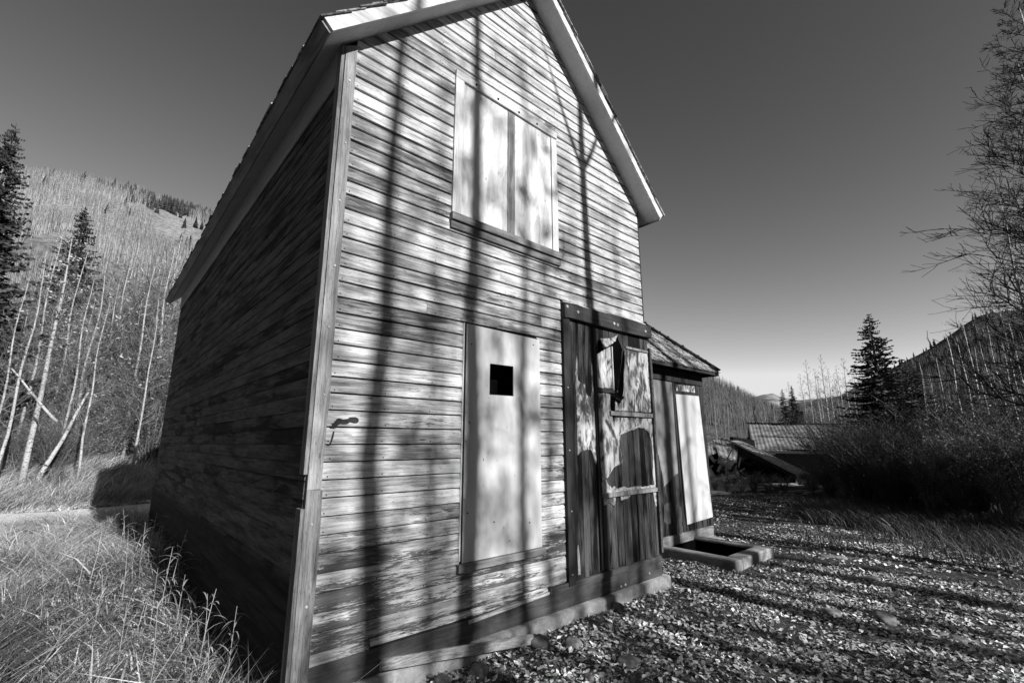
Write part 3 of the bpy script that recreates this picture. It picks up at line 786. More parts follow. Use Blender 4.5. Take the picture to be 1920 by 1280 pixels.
# hip roof
EO=.25; ez=3.06; x0,x1,y0,y1=SX0-.02,SX1+EO-.02,SY0-EO,SY1+EO; hgt=(y1-y0)/2
sroof=empty('roof',(0,0,0)); sroof.parent=shed
b=MB(); ym=(y0+y1)/2
A=(x0,y0,ez);B=(x1,y0,ez);C_=(x1,y1,ez);D=(x0,y1,ez);E_=(x1-hgt,ym,ez+hgt*.98);F_=(x0,ym,ez+hgt*.98)
b.face([A,B,E_,F_]); b.face([B,C_,E_]); b.face([C_,D,F_,E_]); b.face([A,D,C_,B]); b.face([A,F_,D])
b.build('roof_deck',M['jamb'],sroof)
b=MB(); b.tone=.4
b.bar((x0,y0-.012,ez-.02),(x1+.02,y0-.012,ez-.02),.022,.09); b.bar((x1+.012,y0-.02,ez-.02),(x1+.012,y1,ez-.02),.022,.09)
b.build('eave_board',M['jamb'],sroof)
def hip_shingles(o,u,v,inward,length,mat):
    b=MB(); n=u.cross(v).normalized(); 
    if n.z<0: n=-n
    c=0; course=.14
    while c*course<hgt*1.38:
        s=c*course; ins=s*.7071*1.0; a=random.uniform(0,.1)-.02
        lo=ins if inward[0] else 0; hi=length-(ins if inward[1] else 0)
        a=lo-.02
        while a<hi:
            wd=min(random.uniform(.09,.19),hi+.04-a)
            if wd<.03: break
            b.tone=random.random(); t0=o+u*(a+wd/2)+v*(s+random.uniform(-.018,.012)-.03)+n*(.024+random.uniform(0,.012)); 
            t1=t0+v*.22-n*.015; ax=(t1-t0)/2; nn=ax.cross(u).normalized()
            b.obox((t0+t1)/2,u*(wd/2-.004),ax,nn*.006); a+=wd
        c+=1
    b.build('shingles',mat,sroof)
hip_shingles(Vector(A),Vector((1,0,0)),Vector((0,.7071,.7071)),(0,1),x1-x0,M['shingle'])
hip_shingles(Vector(B),Vector((0,1,0)),Vector((-.7071,0,.7071)),(1,1),y1-y0,M['shingle'])
b=MB(); b.tone=.2; b.bar(Vector(B)+Vector((.03,-.03,.045)),Vector(E_)+Vector((0,0,.07)),.16,.022); b.build('hip_cap',M['jamb'],sroof)
# stone block under the shed corner
b=MB(); b.tone=.5; b.box(7.35,7.72,.80,1.15,-.2,.045,.02); o=b.build('concrete_block',M['conc'],shed,.02)

# pit curb
pit=empty('cellar_pit',(0,0,0),0,'low concrete curb around a black open pit beside the shed','pit')
oX0,oX1,oY0,oY1=5.74,7.08,-.27,.945
for nm,(a0,a1,c0,c1) in {'side':(oX0,PIT[0],oY0,oY1),'front':(PIT[0]+.0005,oX1,oY0+.002,PIT[2]-.0),'far':(PIT[1],oX1-.003,PIT[2]+.0005,oY1)}.items():
    b=MB(); b.box(a0,a1,c0,c1,-.3,.135 if nm!='far' else .130,.006); o=b.build('curb',M['conc'],pit,.022)
b=MB(); 
zb=-1.3
e_=.004; px0,px1,py0,py1=PIT[0]+e_,PIT[1]-e_,PIT[2]+e_,PIT[3]-.05
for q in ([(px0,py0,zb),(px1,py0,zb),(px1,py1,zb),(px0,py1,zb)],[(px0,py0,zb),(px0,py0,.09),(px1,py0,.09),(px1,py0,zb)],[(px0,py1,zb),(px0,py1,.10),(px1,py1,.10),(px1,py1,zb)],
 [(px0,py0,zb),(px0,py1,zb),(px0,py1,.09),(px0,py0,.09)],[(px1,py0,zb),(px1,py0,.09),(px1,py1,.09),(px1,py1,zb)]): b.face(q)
b.build('pit_shade_faces',M['black'],pit)  # black faces over the concrete sides paint in the pit's shade

# ------------------------------------------------------------------ vegetation
def vrand(a,b): return random.uniform(a,b)
def bare_tree(seed,h,r,nb=34,first=.3,spread=.30,bark='bark',twig='twig',leafy=0.0,fork=0,tp=.8,wb=1.0,lean=(0,0),ntw=6,fine=1.0,droop=0.0,name='aspen_tree',sides=8):
    """leafless tree: trunk mesh and a crown mesh of limbs and twigs"""
    random.seed(seed)
    tb=MB(); tb.tone=.5; n=12; pts=[];rad=[]
    ph=vrand(0,9)
    def axis_pt(u):
        return Vector((.008*(wb-1)*h*mnoise.noise(Vector((u*8,ph,3))),0,0))+Vector((lean[0]*h*u+.016*h*mnoise.noise(Vector((u*3+ph,0,0))),lean[1]*h*u+.016*h*mnoise.noise(Vector((0,u*3+ph,5))),h*u))
    for i in range(n+1):
        u=i/n; pts.append(axis_pt(u)); rad.append(r*(1-u)**tp*(1.25 if i==0 else 1)+.006)
    pts[0].z-=.25
    tb.tube(pts,rad,sides)
    if fork:
        for sgn in (-1,1):
            p=axis_pt(fork); q=[p]; rr=[r*.42]
            for k in range(1,6):
                q.append(p+Vector((sgn*h*.016*k**.9,0,h*.03*k))); rr.append(r*.42*(1-k/5.5))
            tb.tube(q,rr,6)
    cb=MB()
    def limb(p,d,L,rr,lev):
        cb.tone=vrand(.2,1) if lev<2 else vrand(0,.7)
        m=4 if lev==0 else 3; q=[p]; ra=[rr]; cur=p.copy(); dd=d.copy()
        for k in range(m):
            dd=(dd+Vector((vrand(-.22,.22),vrand(-.22,.22),vrand(-.05,.26)-droop*(1 if lev else .3)))).normalized(); cur=cur+dd*(L/m); q.append(cur.copy()); ra.append(max(rr*(1-(k+1)/m)*.9,.0012*fine*(1+.4*(h/8))))
        cb.tube(q,ra,3,cap=False)
        if lev<2:
            c=ntw if lev==0 else max(2,ntw-3)
            for k in range(c):
                u=vrand(.22,1); i=min(m-1,int(u*m)); a=q[i].lerp(q[i+1],u*m-i)
                e=(q[i+1]-q[i]).normalized(); pr=e.cross(Vector((vrand(-1,1),vrand(-1,1),vrand(-1,1)))).normalized()
                limb(a,(e*vrand(.5,1)+pr*vrand(.5,.9)).normalized(),L*vrand(.28,.5),rr*.42,lev+1)
        elif leafy and random.random()<leafy:
            for k in range(3):
                s=vrand(.03,.06); c=q[-1]+Vector((vrand(-.1,.1),vrand(-.1,.1),vrand(-.1,.1))); x=Vector((vrand(-1,1),vrand(-1,1),vrand(-1,1))).normalized()*s; y=x.orthogonal().normalized()*s
                LB.tone=random.random(); LB.face([c-x,c-y,c+x,c+y])
    LB=MB()
    for i in range(nb):
        u=first+(1-first)*((i+random.random())/nb); a=i*2.4+vrand(-.5,.5)
        L=h*spread*(1.05-u)**.7*vrand(.55,1.1)
        el=vrand(.25,.8)-droop*.8
        limb(axis_pt(u),Vector((math.cos(a)*math.cos(el),math.sin(a)*math.cos(el),math.sin(el))),L,max(.006,r*.30*(1.1-u)),0)
    root=empty(name); tb.build('trunk',M[bark],root,smooth=True); cb.build('crown',M[twig],root)
    if leafy: LB.build('leaves',M['paleleaf'],root)
    root['_h']=h
    return root
def spruce(seed,h,r,dens=1.0,name='spruce_tree',droop=.25):
    random.seed(seed)
    tb=MB(); tb.tube([(0,0,-.2),(0,0,h*.5),(0,0,h)],[h*.016,h*.009,.01],7)
    cb=MB(); z=h*.05; 
    while z<h*.985:
        u=z/h; R0=r*(1-u)**.82*(1 if u>.12 else .75)+.05*h*.1
        nb=int((9-3*u)*dens)
        for k in range(nb):
            a=vrand(0,2*PI); L=R0*vrand(.62,1.12); tone=random.random()**1.5
            d=Vector((math.cos(a),math.sin(a),0)); sd=Vector((-math.sin(a),math.cos(a),0)); z1=z+vrand(-.01,.01)*h
            P=lambda t: Vector((0,0,z1))+d*(L*t)+Vector((0,0,L*(-droop*1.5*t+droop*1.35*t*t+(.32*u))))
            m=max(4,int(6*L/ (r) )+4)
            for i in range(m):
                t=(i+.6)/m; c=P(t); w=L*(.30*(1-t)+.09)
                for s in (-1,1):
                    for q in range(2):
                        cb.tone=min(1,max(0,tone+vrand(-.3,.3))); e=(sd*s*vrand(.7,1)+d*vrand(.45,.9)+Vector((0,0,vrand(-.35,.12)))).normalized()*w*vrand(.6,1.15)
                        th=Vector((vrand(-.3,.3),vrand(-.3,.3),1)).normalized()*(.018*h*.18+w*.07)
                        cb.face([c-th*.7,c+e*.55-th,c+e,c+e*.5+th*.8])
            cb.tone=tone; e=P(1.0)-P(.82); c=P(.8); th=Vector((0,0,.012*h*.3)); cb.face([c-th,c+e*.8-th,c+e*1.3,c+e*.6+th])
        z+=h*.021*(1.1-.35*u)/ (dens**.3)
    root=empty(name); tb.build('trunk',M['dbark'],root); cb.build('crown',M['needle'],root)
    root['_h']=h
    return root
def shrub(seed,h,w,stems=20,tw=9,leaf=5,mat='dtwig',lmat='willowleaf',ls=.05,name='willow_shrub'):
    random.seed(seed); b=MB(); lb=MB()
    for i in range(stems):
        a=vrand(0,2*PI); d=Vector((math.cos(a),math.sin(a),0)); L=h*vrand(.6,1.05); out=w*vrand(.15,1)
        p0=d*(.12*w*random.random()); pts=[];ra=[]; r0=.012+.012*random.random()
        for k in range(6):
            t=k/5; pts.append(p0+d*(out*t**1.4)+Vector((vrand(-.05,.05),vrand(-.05,.05),L*t*(1-.10*t)-(.1 if k==0 else 0)))); ra.append(r0*(1-t)+.002)
        b.tone=random.random(); b.tube(pts,ra,4,cap=False)
        for j in range(tw):
            t=vrand(.2,1)*5; k=min(4,int(t)); p=pts[k].lerp(pts[k+1],t-k)
            e=(Vector((vrand(-1,1),vrand(-1,1),vrand(.1,1.3)))+d*.4).normalized(); l=h*vrand(.12,.28)
            q=[p,p+e*l*.5,p+e*l+Vector((0,0,l*.1))]; b.tone=random.random(); b.tube(q,[.005,.003,.0015],3,cap=False)
            for m_ in range(leaf):
                c=q[0].lerp(q[2],random.random())+Vector((vrand(-.05,.05),vrand(-.05,.05),vrand(-.05,.05))); s=ls*vrand(.6,1.4)
                x=Vector((vrand(-1,1),vrand(-1,1),vrand(-.8,.8))).normalized(); y=x.orthogonal().normalized(); lb.tone=random.random()**2.2
                lb.face([c-x*s,c-y*s*.32,c+x*s,c+y*s*.32])
    root=empty(name); b.build('stems',M[mat],root)
    if leaf: lb.build('leaves',M[lmat],root)
    root['_h']=h
    return root
used=set()
def place(proto,x,y,h=None,rz=None,label=None,cat='tree',group=None,wide=1.0,dz=0):
    if proto.name in used: o=copy_tree(proto)
    else: o=proto; used.add(proto.name)
    s=(h/proto['_h']) if h else 1
    o.scale=(s*wide,s*wide,s); o.location=(x,y,gh(x,y)+dz); o.rotation_euler=(0,0,vrand(0,6.28) if rz is None else rz)
    return tag(o,label,cat,group)
def place_px(proto,px,yb,d,ytop,label,cat='tree',group=None,wide=1.0,rz=None,top=False):
    if top: px=px-(960-px)/(ytop+3980)*(yb-ytop)
    x,y=spot(px,d,yb); z0=gh(x,y); zt=height_for(x,y,ytop)
    return place(proto,x,y,max(.5,zt-z0),rz,label,cat,group,wide)
AA=[bare_tree(100+i,10,.052,nb=40,first=.25,spread=.20,ntw=7,fine=1.5) for i in range(3)]
AF=[bare_tree(120+i,10,.10,nb=36,first=.42,spread=.17,ntw=6,fine=2.6,sides=6) for i in range(2)]
AD=[bare_tree(140+i,12,.18,nb=95,first=.14,spread=.24,ntw=9,fine=2.6,twig='dtwig',name='bare_tree',droop=0) for i in range(1)]
SP=[spruce(200,10,2.4,1.25),spruce(201,10,2.7,1.3),spruce(202,10,2.1,1.0)]
SHD=[shrub(300+i,3,1.7,stems=44,tw=26,leaf=3,ls=.028) for i in range(3)]
SHL=[shrub(310+i,3,1.2,stems=34,tw=30,leaf=1,mat='dtwig2',lmat='paleleaf',ls=.035,name='bare_shrub') for i in range(2)]
SHP=[shrub(320,3,1.1,stems=26,tw=24,leaf=2,mat='twig',lmat='willowleaf',ls=.035,name='bare_shrub')]
random.seed(5)
# left wood -----------------------------------------------------------
place_px(SP[1],12,880,22,232,'tallest dark spruce at the left edge of the photo',group='spruces in the left wood',wide=.75,top=True)
place_px(SP[0],150,880,30,388,'dark pointed spruce behind the pale aspens, right of the tallest spruce',group='spruces in the left wood',wide=.95,top=True)
place_px(SP[2],85,880,30,600,'small dark spruce between the two big spruces',group='spruces in the left wood',wide=1.3,top=True)
place_px(SP[2],52,880,28,575,'squat dark spruce low between the two big spruces',group='spruces in the left wood',wide=1.5,top=True)
place_px(SP[1],118,880,31,640,'small dark spruce low down in front of the pointed spruce',group='spruces in the left wood',wide=1.3,top=True)
place_px(SP[0],-75,880,24,300,'dark spruce just beyond the left edge of the photo',group='spruces in the left wood',top=True)
la=[(2,868,19,470,0),(24,868,22,440,1),(48,870,20,440,2),(-25,868,20,520,1),(80,868,24,470,2),(108,868,22,520,1),(160,868,25,520,0),(250,868,21,560,2),(178,868,26,450,1),(300,870,24,500,2),(52,870,24,545,0),(128,868,23,480,1),(146,872,20,565,2),(186,872,24,610,0),(212,872,27,560,1),(226,872,23,470,2),(246,872,26,500,0),(262,872,24,455,1),(282,872,28,520,2),(296,872,25,560,0),(172,872,30,540,1),(96,872,30,560,2),(205,872,34,500,0),(15,870,30,520,1),(238,872,36,470,2),(270,872,38,430,0),(140,872,36,520,1)]
aw=['with the brightest straight trunk','with a slender forked top','with a few pale leaves','half hidden by taller trunks','with a gently curved trunk']
AL=bare_tree(150,10,.085,nb=30,first=.45,spread=.2,ntw=6,fine=1.6,leafy=.16)
for i,(px,yb,d,yt,k) in enumerate(la):
    pr=AL if i in(2,) else AA[k]
    near=('at the left edge','beside the tallest spruce','in front of the pointed spruce','between the spruces and the house','close to the house corner')[min(4,int(px/62))]
    place_px(pr,px,yb,d,yt,f"{('tall','medium','short')[0 if yt<500 else 1 if yt<560 else 2]} leafless pale aspen {near}, {('front','second','third','back','last')[min(4,(d-19)//4)]} row",group='pale aspens in the left wood',wide=1.15)
for i in range(26):
    px=random.uniform(-20,330); d=random.uniform(24,37); yt=random.uniform(520,680)
    near=('at the left edge','beside the tallest spruce','in front of the pointed spruce','between the spruces and the house','close to the house corner')[max(0,min(4,int(px/62)))]
    place_px(AA[i%3],px,870,d,yt,f"thin background aspen {near}, {('fourth','fifth','hindmost')[0 if d<28 else 1 if d<32 else 2]} row",group='pale aspens in the left wood',wide=1.3)
# leaning dead trunk and crooked birch
def pole(name,a,b,r,label,cat,n=8,wob=.05,mat='bark'):
    q=MB(); pts=[];ra=[]
    for k in range(9):
        t=k/8; pts.append(Vector(a).lerp(Vector(b),t)+Vector((mnoise.noise(Vector((t*3,r*50,1))),0,mnoise.noise(Vector((t*3,r*50,8)))))*wob); ra.append(r*(1-.6*t))
    q.tube(pts,ra,n); o=q.build(name,M[mat],smooth=True); tag(o,label,cat); return o
x,y=spot(68,20,878); x2,y2=spot(165,20.5,740); pole('dead_aspen',(x,y,gh(x,y)-.1),(x2,y2,height_for(x2,y2,735)),.075,'dead pale aspen leaning to the right across the left wood','tree')
x,y=spot(112,19,760); x2,y2=spot(30,19,660); pole('fallen_branch',(x,y,height_for(x,y,790)),(x2,y2,height_for(x2,y2,690)),.045,'thin bent branch leaning left among the aspens','branch')
for i,(px,d,yt) in enumerate([(222,24,640),(240,25,600),(205,24.5,690),(262,24,620),(180,23,740),(150,22,770),(100,21,790),(60,22,800),(20,21,790),(285,24,660),(240,28,600),(120,25,730),(-30,21,780),(40,26,760),(180,27,680),(225,30,600),(260,30,590),(150,30,700),(290,27,640),(10,23,700),(60,24,690),(110,24,680),(160,25,660),(200,28,640),(30,27,640),(90,28,620),(140,29,610),(275,23,700),(190,22.5,760),(0,30,600),(-40,24,690),(120,21.5,800),(75,22,770),(150,29,590),(180,31,560),(215,28,570),(245,31,540),(270,27,570),(290,31,540),(120,31,600),(200,25,630),(255,26,600),(165,33,540),(230,34,520),(280,34,520)]):
    place_px((SHL[0],SHL[1],SHP[0])[i%3],px,875,d,yt,('large many stemmed bare shrub beside the house corner, at the grass edge' if i==0 else 'tangled bare shrub standing among the aspens of the left wood'),'shrub',group='bare shrubs under the aspens',wide=1.25 if i else 1.0)
# right side ----------------------------------------------------------
place_px(SP[0],1684,930,19,588,'lone dark spruce with a sharp top above the right thicket',group='spruces on the right',wide=1.3)
place_px(SP[1],1748,930,20,690,'lower broad spruce right behind the lone sharp spruce',group='spruces on the right',wide=1.5)
place_px(SP[2],1478,830,44,728,'narrow dark spruce above the long iron roof, left of a pair',group='spruces on the right')
place_px(SP[0],1497,830,43,722,'narrow dark spruce above the long iron roof, right of a pair',group='spruces on the right',wide=.8)
place_px(SP[2],1422,830,60,775,'tiny dark spruce left of the pair above the long iron roof',group='spruces on the right',wide=1.2)
ra_=[(1476,50,715),(1515,40,675),(1530,42,690),(1545,38,665),(1556,44,690),(1575,40,685),(1588,36,670),(1600,42,700),(1620,38,690),(1568,50,700),(1502,46,700),(1345,34,760),(1612,50,680),(1535,48,700)]
for i,(px,d,yt) in enumerate(ra_):
    place_px(AF[i%2],px+ (15 if px>1460 else 0),830,d,yt,('lone white aspen stem rising beside the collapsed roof' if px==1345 else f"pale leafless aspen above the long roof, {('front','middle','back')[min(2,(d-36)//6)]} of its stand"),group='pale aspens behind the long roof',wide=.9)
AR=[bare_tree(160+i,10,.075,nb=26,first=.45,spread=.16,ntw=5,fine=1.6,bark='bark2') for i in range(2)]
rb=[(1700,17.5,760),(1762,18,700),(1838,17,730),(1893,16,700),(1652,21,740),(1925,17,720),(1828,24,606),(1868,26,600),(1880,23,650),(1895,25,640),(1905,22,700),(1935,24,640),(1945,21,560),(1738,28,690),(1765,27,680),(1800,25,670),(1960,26,600),(1850,30,630),(1915,29,610),(1780,32,700)]
for i,(px,d,yt) in enumerate(rb):
    place_px(AR[i%2],px,900,d,yt,f"{('tall','shorter')[yt>640]} leafless aspen above the right thicket, {('left of','among','right of')[0 if px<1800 else 1 if px<1900 else 2]} the crowded trunks",group='aspens in the right thicket',wide=.95)
place_px(AA[1],2010,930,16,372,'tall aspen with a sunlit trunk at the right edge, below the great dark crown',rz=1.0,wide=1.25)
place_px(AD[0],2175,960,13.5,15,'great dark leafless tree reaching in at the upper right edge',rz=.4,wide=1.2)
place_px(AD[0],2130,950,17,120,'dark leafless tree pressed against the great one at the upper right edge',rz=4.0,wide=1.1)
place_px(AD[0],2230,940,21,300,'dark leafless tree behind the great one at the right edge',rz=2.2,wide=1.0)
sh=[(1530,20,895),(1560,18,880),(1590,17,840),(1620,16.5,800),(1650,17,790),(1690,16,800),(1725,16.5,775),(1760,17,760),(1800,16,790),(1840,15.5,800),(1880,15.5,790),(1920,15,790),(1960,15,770),(1580,22,800),(1640,21,770),(1720,20,750),(1790,19,745),(1860,19,760),(1930,18.5,750),(1575,25,835),(1610,26,780),(1700,25,740),(1820,23,745),(1895,22,740),(2000,18,720),(1600,24,830),(1670,15.6,850),(1745,15.4,845),(1815,15,850),(1900,14.6,850)]
for i,(px,d,yt) in enumerate(sh):
    yt+=random.uniform(-38,30)
    place_px((SHD+SHL)[(i*7)%5],px,940,d,yt,f"dark willow bush in the thicket's {('front','middle','back')[0 if d<17.6 else 1 if d<21.5 else 2]} row, {('near the fallen roof end','below the lone spruce','right of the lone spruce','towards the right edge')[0 if px<1600 else 1 if px<1710 else 2 if px<1830 else 3]}",'shrub',group='willow bushes of the right thicket',wide=random.uniform(.75,1.15))
# trees behind the photographer whose shadows fall on the scene ---------
def shade(proto,xs_,D,h,label,rz=None,wide=1.0):
    return place(proto,xs_+.06*D,-D,h,rz,label,'tree','bare trees south of the house casting shadows',wide)
T1=bare_tree(401,12.6,.10,wb=1.5,tp=.55,nb=14,first=.72,spread=.12,ntw=4,fine=2,fork=.66,lean=(-.008,0)); place(T1,3.14+.06*6.5,-6.5,12.6,0,'leafless tree whose forked shadow falls on the door','tree','bare trees south of the house casting shadows')
T2=bare_tree(402,13,.115,wb=2,tp=.5,nb=18,first=.72,spread=.12,ntw=4,fine=2.5,lean=(-.002,0)); place(T2,1.35+.06*9.5,-9.5,13,0,'leafless tree whose shadow crosses the tall covered window','tree','bare trees south of the house casting shadows')
T3=bare_tree(403,12,.12,wb=3,tp=.5,nb=26,first=.55,spread=.15,ntw=5,fine=3.5,lean=(.018,0)); place(T3,.33+.06*12,-12,13,0,'leafless tree whose shadow runs up left of the covered windows','tree','bare trees south of the house casting shadows')
T6=bare_tree(406,12,.20,nb=34,first=.4,spread=.2,ntw=5,fine=3,tp=.6,wb=3)
T5=bare_tree(405,12,.03,nb=38,first=.25,spread=.20,ntw=6,fine=5.5)
for xs_,D,h,l in ((2.35,12,11.5,'nearest'),(1.15,15,13,'middle'),(3.6,16,12,'right hand')): place(T5,xs_+.06*D,-D,h,xs_,f'slim twiggy leafless tree dappling the house front, {l} of its kind','tree','bare trees south of the house casting shadows')
T4=bare_tree(404,14,.11,nb=30,first=.45,spread=.15,ntw=5,fine=4); place(T4,2.00+.06*13,-13,13,1,'leafless tree with a faint shadow on the pale panel','tree','bare trees south of the house casting shadows')
for i,(xs_,D,h) in enumerate([(1.0,17,14),(2.7,19,15),(3.75,17,14),(.2,20,15),(4.6,9,10),(4.95,16,13),(6.3,12,13),(7.9,6.5,9),(8.25,11,12),(10.4,12,13),(12.6,7,12),(7.0,19,15),(13.1,15,13),(15.9,9,12),(18.2,12,13),(9.4,24,17),(10.9,6,9),(16.3,16,11),(19.9,8,11),(5.7,26,17),(11.6,21,15)]):
    pr=T4 if i<4 else (T6,T3,T6,T2)[i%4]
    shade(pr,xs_,D,h,f"bare aspen out of view behind the photographer, {('far','near')[D<20]} row{(', shading the litter',', shading the wall')[xs_<4.45]}",wide=1.0)
for i,(xs_,D,h) in enumerate([(12.0,12,8.5),(17.0,13,9),(23,12,8.5)]):
    shade(SP[i%3],xs_,D,h,'dark spruce out of view right of the photographer, shading the thicket',wide=1.1)

# ------------------------------------------------------------------ grass
random.seed(9)
def blades(name,P,H,Wd,lean,tone,mat,kind='stuff',curl=1.0,parent=None):
    """P (n,3) roots, H heights, Wd widths, lean (n,2) horizontal reach"""
    n=len(P); a=rng.uniform(0,2*np.pi,n); sd=np.stack([np.cos(a),np.sin(a),np.zeros(n)],1)
    V=np.zeros((n,8,3)); ts=[0,.35,.7,1.0]; wf=[.8,1.0,.7,.06]
    for k,t in enumerate(ts):
        c=P.copy(); c[:,0]+=lean[:,0]*t**1.8; c[:,1]+=lean[:,1]*t**1.8; c[:,2]+=H*(t-(.22*t**2.5)*curl)
        V[:,2*k]=c-sd*(Wd*wf[k]/2)[:,None]; V[:,2*k+1]=c+sd*(Wd*wf[k]/2)[:,None]
    base=np.arange(n)[:,None]*8
    F=np.concatenate([base+np.array([0,1,3,2]),base+np.array([2,3,5,4]),base+np.array([4,5,7,6])],0)
    T=np.repeat(tone,8)
    o=np_mesh(name,V.reshape(-1,3),F,T,mat,parent); 
    if kind: tag(o,kind=kind)
    return o
GH=np.vectorize(gh)
def nz(x,y,s,o=0.0):
    return np.array([mnoise.noise(Vector((a*s+o,b*s,o))) for a,b in zip(x,y)])
def wedge(n,d0,d1,p0,p1,pw=1.0):
    """random ground points between two view headings and two distances (area of lawn the photo can see)"""
    d=d0+(d1-d0)*rng.random(n)**pw; px=rng.uniform(p0,p1,n)
    b=YAW+np.arctan((px-960)/893.6)
    return CAM.x+np.sin(b)*d, CAM.y+np.cos(b)*d
# near lawn on the left
x,y=wedge(150000,2.6,16.2,-220,640,.8)
k=(x<-.03)&(y<11.0+.02*x+.5*nz(x,y,1.1,70)); 
k|=(y>9.3)&(y<11.0)&(x<1.5)
x,y=x[k],y[k]; q=nz(x,y,.9,2.0); k=rng.random(len(x))<.70+1.2*q; x,y=x[k],y[k]
n=len(x); d=np.hypot(x-CAM.x,y-CAM.y)
H=rng.gamma(3.2,.06,n)*(1+.9*nz(x,y,.9,7)); H=np.clip(H,.04,.6); near=np.clip((6.8-d)/3,0,1); H=H*(1+.25*near)
H*=np.clip((12.6-y)/2.2,.35,1)
ang=rng.uniform(0,6.283,n)*.6+2.5*nz(x,y,.8,11); L=H*rng.uniform(.2,2.0,n)
P=np.stack([x,y,GH(x,y)-.01],1)
blades('grass',P,H,np.where(rng.random(n)<.12,rng.uniform(.010,.018,n),rng.uniform(.004,.010,n))*(1+.03*d),np.stack([np.cos(ang)*L,np.sin(ang)*L],1),np.clip(np.where(rng.random(n)<.30,rng.uniform(.3,.9,n),rng.uniform(0,.16,n))-.10+.4*nz(x,y,.9,5)+.4*nz(x,y,2.6,15)+.45*np.clip((d-5.5)/6,0,1)-.05,0,1),M['grass'])
n=26000; x=rng.uniform(-7,-1.6,n); y=rng.uniform(-6,9,n); H=np.clip(rng.gamma(3.2,.06,n),.04,.5); ang=rng.uniform(0,6.28,n); L=H*rng.uniform(.2,1.6,n)
k=(np.hypot(x-CAM.x,y-CAM.y)>1.5)&((YAW+np.arctan((-220-960)/893.6))>np.arctan2(x-CAM.x,y-CAM.y)); x,y,H,ang,L=x[k],y[k],H[k],ang[k],L[k]; n=len(x)
blades('lawn_grass',np.stack([x,y,GH(x,y)-.01],1),H,rng.uniform(.006,.014,n),np.stack([np.cos(ang)*L,np.sin(ang)*L],1),rng.beta(1.2,1.8,n),M['grass'])
# matted straw lying flat near the path
x,y=wedge(26000,8,16.0,-100,330,1); k=(x<.2)&(y<11.2)&(nz(x,y,1.3,60)>-.1); x,y=x[k],y[k]; n=len(x); H=rng.uniform(.03,.10,n); ang=rng.normal(2.6,.5,n); L=rng.uniform(.15,.4,n)
blades('straw',np.stack([x,y,GH(x,y)+.05],1),H,rng.uniform(.008,.014,n),np.stack([np.cos(ang)*L,np.sin(ang)*L],1),rng.uniform(.5,1,n),M['grass'])
# grass bank beyond the path
x,y=wedge(70000,17.2,25,-160,420,1); k=(y>14.0); x,y=x[k],y[k]; q=nz(x,y,.5,20); n=len(x)
H=rng.gamma(3.5,.10,n)*(1+1.3*q+.8*nz(x,y,1.4,3)); H=np.clip(H,.05,1.0)*np.clip((y-13.7)/1.6,.15,1); ang=rng.normal(.3,1.0,n)+2*nz(x,y,.7,9); L=H*rng.uniform(.2,1.4,n)
blades('bank_grass',np.stack([x,y,GH(x,y)-.01],1),H,rng.uniform(.010,.022,n),np.stack([np.cos(ang)*L,np.sin(ang)*L],1),np.clip(rng.beta(1.2,1.1,n)+.5*nz(x,y,.9,33),0,1),M['grass'])
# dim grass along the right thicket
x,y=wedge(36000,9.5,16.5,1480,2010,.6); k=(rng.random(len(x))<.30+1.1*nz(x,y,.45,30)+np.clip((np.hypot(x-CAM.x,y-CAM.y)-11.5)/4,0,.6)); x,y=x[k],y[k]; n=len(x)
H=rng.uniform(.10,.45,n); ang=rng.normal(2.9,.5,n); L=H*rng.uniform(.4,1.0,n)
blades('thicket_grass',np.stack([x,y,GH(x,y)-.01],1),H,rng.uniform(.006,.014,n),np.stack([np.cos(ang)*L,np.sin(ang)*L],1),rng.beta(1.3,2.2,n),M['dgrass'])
# sparse tufts in the leaf litter
x,y=wedge(9000,3.0,13,760,1920,.8); k=(nz(x,y,.8,40)>.16)&~((y>-.30)&(x<7.2)); x,y=x[k],y[k]; n=len(x)
H=rng.uniform(.03,.13,n); ang=rng.uniform(0,6.28,n); L=H*rng.uniform(.3,1.0,n)
blades('grass_tufts',np.stack([x,y,GH(x,y)-.005],1),H,rng.uniform(.003,.006,n),np.stack([np.cos(ang)*L,np.sin(ang)*L],1),rng.beta(1.3,2.2,n),M['dgrass'])

def weed(seed,h):
    random.seed(seed); b=MB(); st=[]; rr=[]; ln=Vector((vrand(-.12,.12),vrand(-.12,.12),0))*h
    for k in range(7): t=k/6; st.append(Vector((0,0,h*t))+ln*t*t); rr.append(.0035*(1-.7*t)+.0008)
    b.tone=.7; b.tube(st,rr,4)
    root=empty('grass_plant'); b.build('stem',M['weed'],root); lb=MB(); n=int(8*h/.6)+4
    for i in range(n):
        t=.12+.86*i/n; k=min(5,int(t*6)); p=st[k].lerp(st[k+1],t*6-k); a=i*2.7+vrand(-.5,.5); L=vrand(.12,.26)*(1.15-.5*t); d=Vector((math.cos(a),math.sin(a),0)); s=Vector((-math.sin(a),math.cos(a),0)); el=vrand(.35,1.0); w_=vrand(.006,.011); lb.tone=vrand(.3,1)
        prev=None
        for j in range(5):
            u=j/4; c=p+d*(L*u)+Vector((0,0,L*(el*u-.75*u*u))); ww=w_*(1-u)**.6*(.6+.8*u if u<.5 else 1); row=(lb.vert(c-s*ww),lb.vert(c+s*ww))
            if prev: lb.f.append([prev[0],prev[1],row[1],row[0]])
            prev=row
    lb.build('blades',M['weed'],root); root['_h']=h; return root
WD=[weed(700+i,.6) for i in range(5)]
random.seed(21)
